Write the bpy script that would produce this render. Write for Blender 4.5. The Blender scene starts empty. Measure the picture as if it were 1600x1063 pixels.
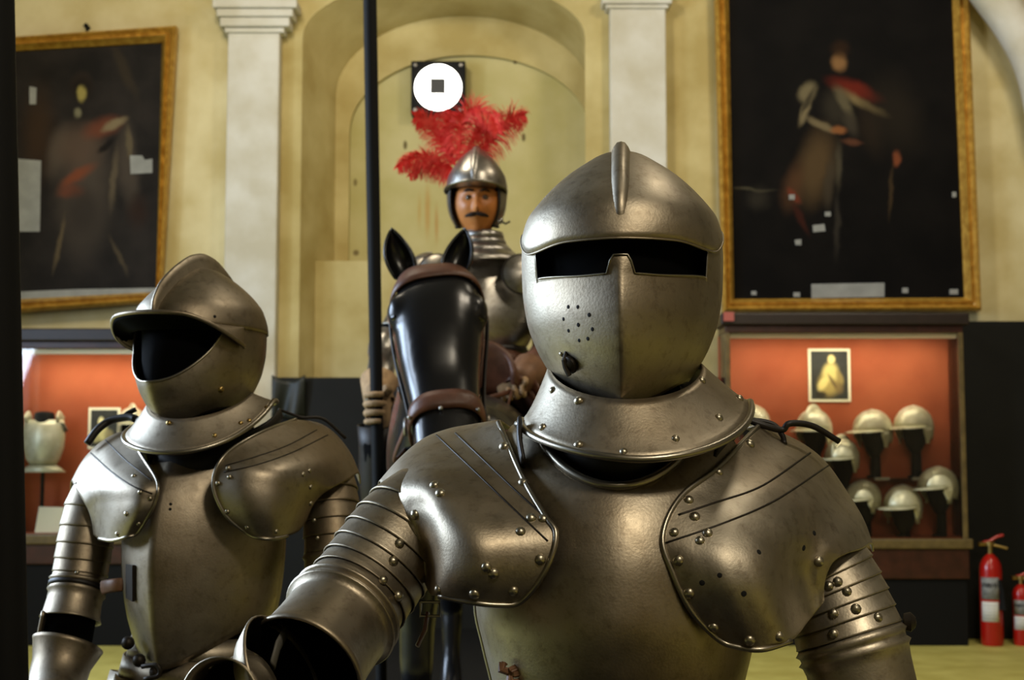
import bpy, bmesh, math, random
import numpy as np
from mathutils import Vector, Matrix, Euler
from mathutils.bvhtree import BVHTree
random.seed(7); np.random.seed(7)
scene = bpy.context.scene
col = scene.collection

# ------------------------------------------------------------------ camera
FPX, HCAM, HORIZON = 2200.0, 1.13, 715.0
TH = math.atan((HORIZON - 531.5) / FPX)
CAM = Vector((0, 0, HCAM))
cd = bpy.data.cameras.new('camera'); cam = bpy.data.objects.new('camera', cd); col.objects.link(cam)
cam.location = CAM; cam.rotation_euler = (math.pi / 2 + TH, 0, 0)
cd.sensor_width = 36.0; cd.lens = 36.0 * FPX / 1600.0
cd.clip_start = 0.05; cd.clip_end = 100
cd.dof.use_dof = True; cd.dof.focus_distance = 1.68; cd.dof.aperture_fstop = 10.0
scene.camera = cam

# ------------------------------------------------------------------ world, lamps, exposure
w = bpy.data.worlds.new('world'); scene.world = w; w.use_nodes = True
w.node_tree.nodes['Background'].inputs[0].default_value = (0.75, 0.85, 1.0, 1)
w.node_tree.nodes['Background'].inputs[1].default_value = 0.6
vs = scene.view_settings
vs.view_transform = 'Standard'; vs.look = 'None'; vs.gamma = 1.0; vs.use_curve_mapping = False
vs.exposure = 0.08
def area(name, loc, target, sx, sy, power, colr):
    l = bpy.data.lights.new(name, 'AREA'); l.shape = 'RECTANGLE'; l.size = sx; l.size_y = sy
    l.energy = power; l.color = colr
    o = bpy.data.objects.new(name, l); col.objects.link(o)
    o.location = loc; o.rotation_euler = (Vector(target) - Vector(loc)).to_track_quat('-Z', 'Y').to_euler()
    return o
WARM = (1.0, 0.88, 0.68)
area('unseen_hall_light', (1.1, -0.6, 3.6), (0.5, 2.0, 1.2), 0.45, 0.45, 46, WARM)
area('unseen_hall_light', (3.0, -1.6, 3.6), (5.0, -1.4, 1.6), 0.7, 0.7, 85, WARM)  # added fill: brightens the right wall that the armour reflects
area('unseen_hall_light', (0.5, -2.4, 4.2), (0.6, -4.0, 1.5), 0.8, 0.8, 46, WARM)  # added fill on the rear wall, reflected by the armour fronts
area('unseen_hall_light', (1.6, 3.0, 4.6), (0.0, 5.4, 1.8), 0.45, 0.45, 32, WARM)  # added overhead light to brighten the rider and horse
area('unseen_hall_light', (-1.6, 5.2, 5.0), (-1.2, 8.6, 2.6), 0.8, 0.8, 84, WARM)
area('unseen_hall_light', (2.6, 5.2, 5.0), (2.4, 8.8, 2.4), 0.8, 0.8, 68, WARM)
area('window_daylight', (-4.9, 4.9, 2.75), (0.0, 2.9, 1.3), 1.7, 2.3, 300, (0.62, 0.78, 1.0))

area('window_daylight', (-4.9, 2.85, 2.5), (-0.6, 2.4, 1.0), 1.0, 1.9, 130, (0.66, 0.80, 1.0))

# ------------------------------------------------------------------ helpers
F_ = Vector((0, math.cos(TH), math.sin(TH))); U_ = Vector((0, -math.sin(TH), math.cos(TH)))
def ray(px, py):
    return F_ + Vector((1, 0, 0)) * ((px - 800) / FPX) - U_ * ((py - 531.5) / FPX)
def P(px, py, Y):
    d = ray(px, py); return CAM + d * (Y / d.y)
W = {}          # world matrices of things and parts
SURF = {}       # surfaces rivets are set on
def reg(o, parent):
    col.objects.link(o)
    if parent is not None: o.parent = parent
def Wm(o): return W.get(o.name, Matrix.Identity(4))
def thing(name, label, cat, loc=(0, 0, 0), rz=0, group=None):
    o = bpy.data.objects.new(name, None); o.empty_display_size = 0.1; col.objects.link(o)
    o.location = loc; o.rotation_euler = (0, 0, rz); tag(o, label, cat, group)
    W[o.name] = Matrix.Translation(Vector(loc)) @ Matrix.Rotation(rz, 4, 'Z')
    return o
def tag(o, label=None, cat=None, group=None, kind=None):
    if label: o['label'] = label
    if cat: o['category'] = cat
    if group: o['group'] = group
    if kind: o['kind'] = kind
    return o
def attach(o, parent, world=True):
    """mesh in world coordinates (world=True) or in the parent's own coordinates"""
    col.objects.link(o)
    if parent is not None:
        o.parent = parent
        if world:
            o.matrix_parent_inverse = Wm(parent).inverted(); W[o.name] = Matrix.Identity(4)
        else: W[o.name] = Wm(parent).copy()
    else: W[o.name] = Matrix.Identity(4)
    return o
def mesh_obj(name, verts, faces, mat, parent=None, world=True, smooth=True, bevel=0, thick=0, autos=None):
    me = bpy.data.meshes.new(name); me.from_pydata([tuple(v) for v in verts], [], faces); me.update()
    if smooth:
        me.polygons.foreach_set('use_smooth', [True] * len(me.polygons))
        if autos: me.set_sharp_from_angle(angle=math.radians(autos))
    me.materials.append(mat)
    o = bpy.data.objects.new(name, me); attach(o, parent, world)
    if thick:
        s = o.modifiers.new('solid', 'SOLIDIFY'); s.thickness = thick; s.offset = -1
    if bevel:
        b = o.modifiers.new('bevel', 'BEVEL'); b.width = bevel; b.segments = 2; b.limit_method = 'ANGLE'
    return o
class MB:
    def __init__(s): s.v = []; s.f = []
    def add(s, v, f):
        n = len(s.v); s.v += [Vector(p) for p in v]; s.f += [tuple(i + n for i in q) for q in f]; return s
    def box(s, a, b):
        x0, y0, z0 = a; x1, y1, z1 = b
        if x0 > x1: x0, x1 = x1, x0
        if y0 > y1: y0, y1 = y1, y0
        if z0 > z1: z0, z1 = z1, z0
        return s.add([(x0,y0,z0),(x1,y0,z0),(x1,y1,z0),(x0,y1,z0),(x0,y0,z1),(x1,y0,z1),(x1,y1,z1),(x0,y1,z1)],
              [(0,3,2,1),(4,5,6,7),(0,1,5,4),(1,2,6,5),(2,3,7,6),(3,0,4,7)])
    def lathe(s, prof, c=(0,0,0), n=20, axis=None):
        c = Vector(c); v = []; f = []
        M = Matrix.Identity(3) if axis is None else Vector(axis).to_track_quat('Z', 'Y').to_matrix()
        for r, z in prof:
            for k in range(n):
                a = 2*math.pi*k/n; v.append(c + M @ Vector((r*math.cos(a), r*math.sin(a), z)))
        m = len(prof)
        for i in range(m-1):
            for k in range(n): f.append((i*n+k, i*n+(k+1)%n, (i+1)*n+(k+1)%n, (i+1)*n+k))
        if prof[0][0] > 1e-6: f.append(tuple(range(n-1,-1,-1)))
        if prof[-1][0] > 1e-6: f.append(tuple((m-1)*n+k for k in range(n)))
        return s.add(v, f)
    def tube(s, pts, r, n=8, caps=True):
        v, f = sweep(pts, r, n, caps); return s.add(v, f)
    def ball(s, c, r, n=10, rx=1, ry=1, rz=1):
        prof = [(math.sin(math.pi*i/n), -math.cos(math.pi*i/n)) for i in range(n+1)]
        v = []; f = []; m = n*2
        for a, z in prof:
            for k in range(m):
                t = 2*math.pi*k/m; v.append(Vector(c)+Vector((a*math.cos(t)*r*rx, a*math.sin(t)*r*ry, z*r*rz)))
        for i in range(n):
            for k in range(m): f.append((i*m+k, i*m+(k+1)%m, (i+1)*m+(k+1)%m, (i+1)*m+k))
        return s.add(v, f)
    def build(s, name, mat, parent=None, world=True, smooth=True, bevel=0, autos=35):
        return mesh_obj(name, s.v, s.f, mat, parent, world, smooth, bevel, 0, autos)
def frames(pts):
    pts = [Vector(p) for p in pts]; n = len(pts); T = []
    for i in range(n):
        t = pts[min(i+1, n-1)] - pts[max(i-1, 0)]; T.append(t.normalized() if t.length > 1e-9 else Vector((0,0,1)))
    a = Vector((0,0,1)) if abs(T[0].z) < 0.9 else Vector((0,1,0))
    N = [(a - T[0]*a.dot(T[0])).normalized()]
    for i in range(1, n):
        x = N[-1] - T[i]*N[-1].dot(T[i]); N.append(x.normalized() if x.length > 1e-6 else N[-1])
    return pts, T, N
def sweep(pts, r, n=8, caps=True, flat=1.0):
    pts, T, N = frames(pts); v = []; f = []
    for i, p in enumerate(pts):
        B = T[i].cross(N[i]); rr = r[i] if hasattr(r, '__len__') else r
        for k in range(n):
            a = 2*math.pi*k/n; v.append(p + N[i]*(rr*math.cos(a)) + B*(rr*flat*math.sin(a)))
    for i in range(len(pts)-1):
        for k in range(n): f.append((i*n+k, i*n+(k+1)%n, (i+1)*n+(k+1)%n, (i+1)*n+k))
    if caps:
        f.append(tuple(range(n-1,-1,-1))); m = len(pts)-1; f.append(tuple(m*n+k for k in range(n)))
    return v, f
def cr(pts, t):
    """Catmull-Rom through pts at t in 0..1"""
    pts = np.asarray(pts, float); n = len(pts)-1; x = min(max(t, 0), 1)*n; i = min(int(x), n-1); u = x-i
    p1, p2 = pts[i], pts[i+1]; p0 = pts[i-1] if i > 0 else 2*p1-p2; p3 = pts[i+2] if i+2 <= n else 2*p2-p1
    return 0.5*((2*p1)+(p2-p0)*u+(2*p0-5*p1+4*p2-p3)*u*u+(3*p1-p0-3*p2+p3)*u**3)
def smooth_path(pts, n): return [Vector(cr([tuple(p) for p in pts], k/(n-1))) for k in range(n)]
def interp(tab, z, c):
    """smooth table lookup: first column is the key, monotone cubic on column c"""
    xs = [r[0] for r in tab]; ys = [r[c] for r in tab]
    if xs[0] > xs[-1]: xs = xs[::-1]; ys = ys[::-1]
    if z <= xs[0]: return ys[0]
    if z >= xs[-1]: return ys[-1]
    n = len(xs); i = max(k for k in range(n-1) if xs[k] <= z)
    d = [(ys[k+1]-ys[k])/(xs[k+1]-xs[k]) for k in range(n-1)]
    def m(k):
        if k == 0: return d[0]
        if k == n-1: return d[-1]
        return 0 if d[k-1]*d[k] <= 0 else 2*d[k-1]*d[k]/(d[k-1]+d[k])
    h = xs[i+1]-xs[i]; u = (z-xs[i])/h
    return (2*u**3-3*u*u+1)*ys[i]+(u**3-2*u*u+u)*h*m(i)+(-2*u**3+3*u*u)*ys[i+1]+(u**3-u*u)*h*m(i+1)
def grid_obj(name, G, mat, parent, closed=False, thick=0.002, center=None, world=True, caps=False, autos=None):
    """G[i][j] points -> one plate; normals away from center"""
    R = len(G); C = len(G[0]); v = [p for r in G for p in r]; f = []
    for i in range(R-1):
        for j in range(C if closed else C-1):
            j2 = (j+1) % C; f.append((i*C+j, i*C+j2, (i+1)*C+j2, (i+1)*C+j))
    if caps:
        f.append(tuple(range(C-1,-1,-1))); f.append(tuple((R-1)*C+j for j in range(C)))
    if center is not None:
        c = Vector(center); s = 0
        for q in f[::3]:
            a, b, d = Vector(v[q[0]]), Vector(v[q[1]]), Vector(v[q[2]])
            s += (b-a).cross(d-a).dot(a-c)
        if s < 0: f = [tuple(reversed(q)) for q in f]
    o = mesh_obj(name, v, f, mat, parent, world, True, 0, thick, autos)
    SURF[o.name] = BVHTree.FromPolygons([Vector(p) for p in v], f)
    return o
class Patch:
    """plate interpolated through a net of points given as (px, py, Y)"""
    def __init__(s, rows, back=None):
        s.g = [[tuple(P(*p)) for p in r] for r in rows]
    def at(s, u, v):
        return Vector(cr([cr(r, v) for r in s.g], u))
    def grid(s, nu, nv): 
        out = []
        cols = [[cr(r, j/(nv-1)) for j in range(nv)] for r in s.g]
        for i in range(nu): out.append([Vector(cr([c[j] for c in cols], i/(nu-1))) for j in range(nv)])
        return out
def hit(objs, px, py):
    best = None; d = ray(px, py).normalized()
    for o in objs:
        h = SURF[o.name].ray_cast(CAM, d)
        if h[0] is not None and (best is None or h[3] < best[2]):
            n = h[1] if h[1].dot(d) < 0 else -h[1]
            best = (h[0], n, h[3], o)
    return best
RIV = {}
def rivet_mesh(mat):
    if mat.name not in RIV:
        m = MB(); m.lathe([(1.0, -0.15), (0.97, 0.12), (0.78, 0.42), (0.42, 0.62), (0, 0.70)], n=10)
        me = bpy.data.meshes.new('rivet'); me.from_pydata([tuple(x) for x in m.v], [], m.f)
        me.polygons.foreach_set('use_smooth', [True]*len(me.polygons)); me.materials.append(mat); RIV[mat.name] = me
    return RIV[mat.name]
def rivets(objs, pts, r, mat, name='rivet', flat=1.0):
    for px, py in pts:
        h = hit(objs, px, py)
        if h is None: continue
        p, n, _, o = h
        q = bpy.data.objects.new(name, rivet_mesh(mat)); col.objects.link(q); 
        par = o if (o.parent is not None and o.parent.parent is None) else o.parent
        q.parent = par
        q.matrix_parent_inverse = Matrix.Identity(4)
        rr = r*random.uniform(0.9, 1.1)
        q.matrix_basis = Wm(par).inverted() @ (Matrix.Translation(p) @ n.to_track_quat('Z', 'Y').to_matrix().to_4x4() @ Matrix.Diagonal((rr, rr, rr*flat, 1)))
def seam(objs, pts, r, mat, parent, name='lame_seam', n=26, lift=0.0):
    """line across a plate, laid on its surface"""
    path = smooth_path([(a, b, 0) for a, b in pts], n); out = []
    for q in path:
        h = hit(objs, q.x, q.y)
        if h: out.append(h[0] + h[1]*lift)
    if len(out) < 3: return None
    v, f = sweep(out, r, 6); return mesh_obj(name, v, f, mat, parent)
def tube_obj(name, pts, r, mat, parent, n=8, world=True, flat=1.0):
    v, f = sweep(pts, r, n, True, flat); return mesh_obj(name, v, f, mat, parent, world)
def axis_loft(name, axis, prof, mat, parent, n=36, thick=0.002, caps=False, ry=1.0, a0=0, a1=1, world=True):
    """rings (s, radius) along a smooth axis of points"""
    pts = smooth_path(axis, 60); pts, T, N = frames(pts); G = []
    for s, r in prof:
        x = min(max(s, -0.5), 1.5); k = min(max(x, 0), 1)*59; i = min(int(k), 58); u = k-i
        p = pts[i].lerp(pts[i+1], u); t = T[i].lerp(T[i+1], u).normalized()
        if x < 0: p = p + (pts[1]-pts[0])*59*x
        if x > 1: p = p + (pts[59]-pts[58])*59*(x-1)
        nn = N[i]; nn = (nn - t*nn.dot(t)).normalized(); b = t.cross(nn)
        G.append([p + nn*(r*math.cos(2*math.pi*q/n)) + b*(r*ry*math.sin(2*math.pi*q/n)) for q in range(n)])
    c = sum((pts[k] for k in (0, 20, 40, 59)), Vector())/4
    # outward normals judged per ring, so test against the axis
    R = len(G); v = [p for g in G for p in g]; f = []
    for i in range(R-1):
        for j in range(n): f.append((i*n+j, (i+1)*n+j, (i+1)*n+(j+1) % n, i*n+(j+1) % n))
    if caps: f.append(tuple(range(n))); f.append(tuple(reversed([(R-1)*n+j for j in range(n)])))
    a, b_, d = (Vector(v[q]) for q in f[0][:3]); cc = sum((Vector(x) for x in G[0]), Vector())/n
    if (b_-a).cross(d-a).dot(a-cc) < 0: f = [tuple(reversed(q)) for q in f]
    o = mesh_obj(name, v, f, mat, parent, world, True, 0, thick)
    SURF[o.name] = BVHTree.FromPolygons([Vector(p) for p in v], f)
    return o

# ------------------------------------------------------------------ materials
def s2l(c): return tuple((x/12.92 if x <= 0.04045 else ((x+0.055)/1.055)**2.4) for x in (c[0]/255, c[1]/255, c[2]/255)) + (1,)
def nodes(name):
    m = bpy.data.materials.new(name); m.use_nodes = True; nt = m.node_tree
    return m, nt, nt.nodes['Principled BSDF'], nt.links
def mat(name, rgb, rough=0.6, metal=0.0, spec=0.5, var=0.0, scale=8.0, rgb2=None, bump=0.0, bscale=60.0, rvar=0.0, detail=5.0):
    m, nt, b, L = nodes(name)
    b.inputs['Roughness'].default_value = rough; b.inputs['Metallic'].default_value = metal
    b.inputs['Specular IOR Level'].default_value = spec
    tc = nt.nodes.new('ShaderNodeTexCoord')
    n = nt.nodes.new('ShaderNodeTexNoise'); n.inputs['Scale'].default_value = scale; n.inputs['Detail'].default_value = detail
    L.new(tc.outputs['Object'], n.inputs['Vector'])
    r = nt.nodes.new('ShaderNodeValToRGB'); r.color_ramp.elements[0].position = 0.35; r.color_ramp.elements[1].position = 0.68
    c1 = s2l(rgb); c2 = s2l(rgb2) if rgb2 else tuple(x*(1-var) for x in c1[:3]) + (1,)
    r.color_ramp.elements[0].color = c2; r.color_ramp.elements[1].color = c1
    L.new(n.outputs['Fac'], r.inputs['Fac']); L.new(r.outputs['Color'], b.inputs['Base Color'])
    if rvar:
        mr = nt.nodes.new('ShaderNodeMapRange'); mr.inputs[1].default_value = 0.3; mr.inputs[2].default_value = 0.7
        mr.inputs[3].default_value = max(0.02, rough-rvar); mr.inputs[4].default_value = rough+rvar
        n2 = nt.nodes.new('ShaderNodeTexNoise'); n2.inputs['Scale'].default_value = scale*2.3; n2.inputs['Detail'].default_value = 4
        L.new(tc.outputs['Object'], n2.inputs['Vector']); L.new(n2.outputs['Fac'], mr.inputs[0]); L.new(mr.outputs[0], b.inputs['Roughness'])
    if bump:
        nb = nt.nodes.new('ShaderNodeTexNoise'); nb.inputs['Scale'].default_value = bscale; nb.inputs['Detail'].default_value = 4
        L.new(tc.outputs['Object'], nb.inputs['Vector'])
        bp = nt.nodes.new('ShaderNodeBump'); bp.inputs['Strength'].default_value = bump; bp.inputs['Distance'].default_value = 0.01
        L.new(nb.outputs['Fac'], bp.inputs['Height']); L.new(bp.outputs['Normal'], b.inputs['Normal'])
    return m
def emit(name, rgb, strength):
    m, nt, b, L = nodes(name); b.inputs['Base Color'].default_value = (0, 0, 0, 1)
    b.inputs['Emission Color'].default_value = s2l(rgb); b.inputs['Emission Strength'].default_value = strength; return m
def painted(name, base, strokes, Y, rough=0.55, base2=None, nscale=6.0, distort=0.02, spec=0.3):
    """flat painting or print: soft strokes (px, py, rx_px, ry_px, angle_deg, rgb, softness, strength) seen at depth Y"""
    m = mat(name, base, rough, 0, spec, 0.3, nscale, base2); nt = m.node_tree; L = nt.links; b = nt.nodes['Principled BSDF']
    ramp = [n for n in nt.nodes if n.bl_idname == 'ShaderNodeValToRGB'][0]; cur = ramp.outputs['Color']
    tc = nt.nodes.new('ShaderNodeTexCoord'); no = nt.nodes.new('ShaderNodeTexNoise'); no.inputs['Scale'].default_value = 9; no.inputs['Detail'].default_value = 4
    L.new(tc.outputs['Object'], no.inputs['Vector'])
    vm = nt.nodes.new('ShaderNodeVectorMath'); vm.operation = 'SUBTRACT'; vm.inputs[1].default_value = (0.5, 0.5, 0.5); L.new(no.outputs['Color'], vm.inputs[0])
    vs_ = nt.nodes.new('ShaderNodeVectorMath'); vs_.operation = 'SCALE'; vs_.inputs['Scale'].default_value = distort; L.new(vm.outputs[0], vs_.inputs[0])
    va = nt.nodes.new('ShaderNodeVectorMath'); L.new(tc.outputs['Object'], va.inputs[0]); L.new(vs_.outputs[0], va.inputs[1])
    k = Y/FPX
    for px, py, rx, ry, ang, rgb, soft, stg in strokes:
        p = P(px, py, Y); mp = nt.nodes.new('ShaderNodeMapping'); mp.vector_type = 'TEXTURE'
        mp.inputs['Location'].default_value = p; mp.inputs['Rotation'].default_value = (0, math.radians(ang), 0)
        mp.inputs['Scale'].default_value = (rx*k, 1000, ry*k); L.new(va.outputs[0], mp.inputs['Vector'])
        ln = nt.nodes.new('ShaderNodeVectorMath'); ln.operation = 'LENGTH'; L.new(mp.outputs[0], ln.inputs[0])
        mr = nt.nodes.new('ShaderNodeMapRange'); mr.interpolation_type = 'SMOOTHSTEP'
        mr.inputs[1].default_value = 1.0; mr.inputs[2].default_value = 1.0-soft; mr.inputs[3].default_value = 0; mr.inputs[4].default_value = stg
        L.new(ln.outputs['Value'], mr.inputs[0])
        mx = nt.nodes.new('ShaderNodeMix'); mx.data_type = 'RGBA'; L.new(mr.outputs[0], mx.inputs['Factor'])
        L.new(cur, mx.inputs['A']); mx.inputs['B'].default_value = s2l(rgb); cur = mx.outputs['Result']
    L.new(cur, b.inputs['Base Color']); return m
def glass_mat(name, refl=0.06, tint=(1, 1, 1)):
    m = bpy.data.materials.new(name); m.use_nodes = True; nt = m.node_tree; nt.nodes.clear(); L = nt.links
    o = nt.nodes.new('ShaderNodeOutputMaterial'); t = nt.nodes.new('ShaderNodeBsdfTransparent'); t.inputs[0].default_value = tint + (1,)
    g = nt.nodes.new('ShaderNodeBsdfGlossy'); g.inputs['Roughness'].default_value = 0.03
    fr = nt.nodes.new('ShaderNodeFresnel'); fr.inputs[0].default_value = 1.45
    mx = nt.nodes.new('ShaderNodeMixShader'); L.new(fr.outputs[0], mx.inputs[0]); L.new(t.outputs[0], mx.inputs[1]); L.new(g.outputs[0], mx.inputs[2]); L.new(mx.outputs[0], o.inputs[0])
    return m
def steel(name, rgb, rgb2, r0, r1):
    m = mat(name, rgb, (r0+r1)/2, 1.0, .5, 0, 5.0, rgb2, 0.05, 320); nt = m.node_tree; L = nt.links; b = nt.nodes['Principled BSDF']
    tc = nt.nodes.new('ShaderNodeTexCoord')
    def noise(sc, det=6):
        n = nt.nodes.new('ShaderNodeTexNoise'); n.inputs['Scale'].default_value = sc; n.inputs['Detail'].default_value = det; n.inputs['Roughness'].default_value = .65; L.new(tc.outputs['Object'], n.inputs['Vector']); return n
    n = noise(22); mr = nt.nodes.new('ShaderNodeMapRange'); mr.inputs[1].default_value = .3; mr.inputs[2].default_value = .7; mr.inputs[3].default_value = r0; mr.inputs[4].default_value = r1
    L.new(n.outputs['Fac'], mr.inputs[0]); L.new(mr.outputs[0], b.inputs['Roughness'])
    ramp = [q for q in nt.nodes if q.bl_idname == 'ShaderNodeValToRGB'][0]
    n2 = noise(70, 8); r2 = nt.nodes.new('ShaderNodeMapRange'); r2.inputs[1].default_value = .52; r2.inputs[2].default_value = .75; r2.inputs[3].default_value = 0; r2.inputs[4].default_value = .55
    L.new(n2.outputs['Fac'], r2.inputs[0]); mx = nt.nodes.new('ShaderNodeMix'); mx.data_type = 'RGBA'; L.new(r2.outputs[0], mx.inputs['Factor']); L.new(ramp.outputs['Color'], mx.inputs['A'])
    mx.inputs['B'].default_value = s2l((96, 82, 64)); L.new(mx.outputs['Result'], b.inputs['Base Color']); return m
M_STEEL = steel('brown_toned_steel', (176, 167, 150), (144, 130, 108), .40, .54)
M_STEEL2 = steel('aged_steel', (168, 158, 141), (132, 118, 97), .40, .55)
M_STEEL3 = steel('bright_steel', (178, 175, 170), (138, 132, 122), .28, .42)
M_ROLL = mat('polished_steel_edge', (160, 153, 138), 0.34, 1.0)
M_RIV = mat('rivet_steel', (176, 168, 148), 0.36, 1.0)
M_BRASS = mat('brass_rivet', (176, 150, 92), 0.35, 1.0)
M_DARKSTEEL = mat('dark_seam_steel', (46, 40, 33), 0.5, 0.6)
M_HOLE = mat('hole_black', (6, 6, 6), 0.9)
M_PADSHADE = mat('black_padding_and_shade', (5, 5, 5), 0.95, 0, 0.05)  # black for padding and for liners that put shade inside the armour
M_DOUBLET = mat('black_arming_cloth', (11, 11, 12), 0.9, 0, 0.1, 0.3, 40)
M_LEATHER = mat('dark_leather', (30, 24, 20), 0.5, 0, 0.4, 0.4, 30)
M_BROWNLEATHER = mat('brown_leather', (104, 66, 48), 0.45, 0, 0.5, 0.4, 25, None, 0.1, 120)
M_STRAP = mat('tan_leather', (128, 92, 66), 0.55, 0, 0.4, 0.35, 30)
M_PLASTER = mat('cream_plaster', (218, 207, 164), 0.85, 0, 0.2, 0, 2.6, (190, 174, 122), 0.3, 9, 0, 9.0)
M_PLASTERY = mat('yellow_plaster', (202, 188, 136), 0.85, 0, 0.2, 0, 2.6, (172, 154, 98), 0.35, 8, 0, 9.0)
M_PLASTERW = mat('white_plaster', (216, 214, 204), 0.85, 0, 0.2, 0, 3.5, (194, 188, 168), 0.3, 11, 0, 9.0)
M_FLOOR = mat('yellow_stone_floor', (206, 198, 112), 0.55, 0, 0.3, 0, 5.0, (184, 174, 90), 0.05, 30)
M_DADO = mat('dark_dado_board', (15, 16, 15), 0.6, 0, 0.25, 0.3, 6)
M_DADOG = mat('dark_green_cloth', (22, 28, 21), 0.5, 0, 0.5, 0.3, 6)
M_ROOM = mat('dim_hall_plaster', (112, 102, 80), 0.9, 0, 0.2, 0.2, 1.5)
M_MAHOG = mat('mahogany', (66, 30, 20), 0.35, 0, 0.5, 0.5, 14)
M_OAK = mat('olive_brown_wood', (110, 92, 52), 0.4, 0, 0.5, 0.4, 20)
M_DARKWOOD = mat('dark_wood', (36, 22, 16), 0.4, 0, 0.5, 0.4, 20)
M_BLACK = mat('matt_black', (10, 10, 10), 0.7, 0, 0.2)
M_ORANGE = mat('orange_red_cloth', (166, 88, 54), 0.8, 0, 0.2, 0, 3, (148, 72, 42))
M_GILT = mat('gilt_wood', (206, 164, 72), 0.36, 0.35, 0.5, 0, 24, (168, 124, 44), 0.12, 60)
M_PAPER = mat('white_paper', (232, 228, 196), 0.8, 0, 0.2)
M_TISSUE = mat('grey_tissue_paper', (150, 152, 148), 0.8, 0, 0.2, 0.2, 12)
M_PALE = mat('pale_cased_steel', (216, 214, 184), 0.4, 0.3, 0.5, 0, 16, (186, 182, 146))
M_GLASS = glass_mat('case_glass')
M_RED = mat('red_enamel', (172, 24, 16), 0.25, 0, 0.6, 0.1, 6)
M_HORSE = mat('glossy_black_horse', (22, 22, 24), 0.27, 0, 0.55, 0.2, 12)
M_SKIN = mat('painted_skin', (186, 116, 58), 0.45, 0, 0.4, 0.12, 30)
M_HAIR = mat('dark_hair', (34, 22, 14), 0.7, 0, 0.2)
M_GLOVE = mat('cream_leather_glove', (176, 146, 110), 0.7, 0, 0.2, 0.35, 40, None, 0.2, 80)
M_FEATHER = mat('red_feather', (234, 84, 72), 0.75, 0, 0.2, 0, 30, (206, 34, 28))
M_LABELW = mat('white_label', (216, 216, 208), 0.6)
# ------------------------------------------------------------------ the hall
def struct(name, mb, m, smooth=False, bevel=0, label=None):
    o = mb.build(name, m, None, True, smooth, bevel); o['kind'] = 'structure'
    if label: o['label'] = label
    return o
def X(px, Y=9.0): return P(px, 531, Y).x
def Zp(py, Y=9.0): return P(800, py, Y).z
XL, XR, YF, YW, CEIL = -5.0, 5.0, -4.0, 9.0, 5.6
struct('floor', MB().box((XL, YF, -0.1), (XR, 10.2, 0)), M_FLOOR)
struct('ceiling', MB().box((XL, YF, CEIL), (XR, 10.2, CEIL+0.1)), M_ROOM)
struct('wall_right', MB().box((XR, YF, 0), (XR+0.15, 10.2, CEIL)), M_ROOM)
struct('wall_rear', MB().box((XL, YF-0.15, 0), (XR, YF, CEIL)), M_ROOM)
wl = MB(); wx = XL-0.25
wl.box((wx, YF, 0), (XL, 2.3, CEIL)); wl.box((wx, 3.4, 0), (XL, 4.0, CEIL)); wl.box((wx, 2.3, 0), (XL, 3.4, 1.4)); wl.box((wx, 2.3, 3.6), (XL, 3.4, CEIL)); wl.box((wx, 5.8, 0), (XL, 10.2, CEIL)); wl.box((wx, 4.0, 0), (XL, 5.8, 1.5)); wl.box((wx, 4.0, 4.0), (XL, 5.8, CEIL))
struct('wall_left', wl, M_ROOM)
wf = MB()
for y in (4.0, 4.87, 5.73): wf.box((XL-0.16, y, 1.5), (XL-0.08, y+0.07, 4.0))
for z in (1.5, 2.3, 3.1, 3.93): wf.box((XL-0.155, 4.0, z), (XL-0.085, 5.8, z+0.07))
wo = struct('window_1', wf, M_DARKWOOD)
wf = MB()
for y in (2.3, 2.81, 3.33): wf.box((XL-0.16, y, 1.4), (XL-0.08, y+0.07, 3.6))
for z in (1.4, 2.1, 2.8, 3.53): wf.box((XL-0.155, 2.3, z), (XL-0.085, 3.4, z+0.07))
struct('window_2', wf, M_DARKWOOD)
# wall with the arched recess
xl, xr = X(467), X(916); zs = Zp(58); aw = (xr-xl)/2; ac = (xl+xr)/2; ah = 95*9/FPX
N = 28
def arch(cx, a, b, z0, zbot, Y, n=N):
    pts = [Vector((cx-a, Y, zbot))]
    for k in range(n+1):
        t = math.pi*(1-k/n); pts.append(Vector((cx+a*math.cos(t), Y, z0+b*math.sin(t))))
    pts.append(Vector((cx+a, Y, zbot))); return pts
def wall_above(mb, outline, xl_, xr_, ztop):
    """flat wall round an arched opening, from its outline to the top"""
    Y = outline[0].y
    mb.add([(xl_, Y, outline[0].z), outline[0], outline[1], (xl_, Y, outline[1].z)], [(0, 1, 2, 3)])
    mb.add([(xr_, Y, outline[-1].z), outline[-1], outline[-2], (xr_, Y, outline[-2].z)], [(0, 3, 2, 1)])
    m = outline[1:-1]
    for p, q in zip(m[:-1], m[1:]): mb.add([p, q, (q.x, Y, ztop), (p.x, Y, ztop)], [(0, 1, 2, 3)])
    mb.add([(xl_, Y, m[0].z), m[0], (m[0].x, Y, ztop), (xl_, Y, ztop)], [(0, 1, 2, 3)])
    mb.add([m[-1], (xr_, Y, m[-1].z), (xr_, Y, ztop), (m[-1].x, Y, ztop)], [(0, 1, 2, 3)])
xa, xb = X(428), X(1122)
mb = MB(); out = arch(ac, aw, ah, zs, 0, 9.0); wall_above(mb, out, xa, xb, CEIL)
struct('wall_back', mb, M_PLASTERY, label='yellow plaster wall with an arched recess')
struct('wall_back_side', MB().box((XL, 9.0, 0), (xa, 9.15, CEIL)), M_PLASTER)
struct('wall_back_side', MB().box((xb, 9.0, 0), (XR, 9.15, CEIL)), M_PLASTER)
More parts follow.
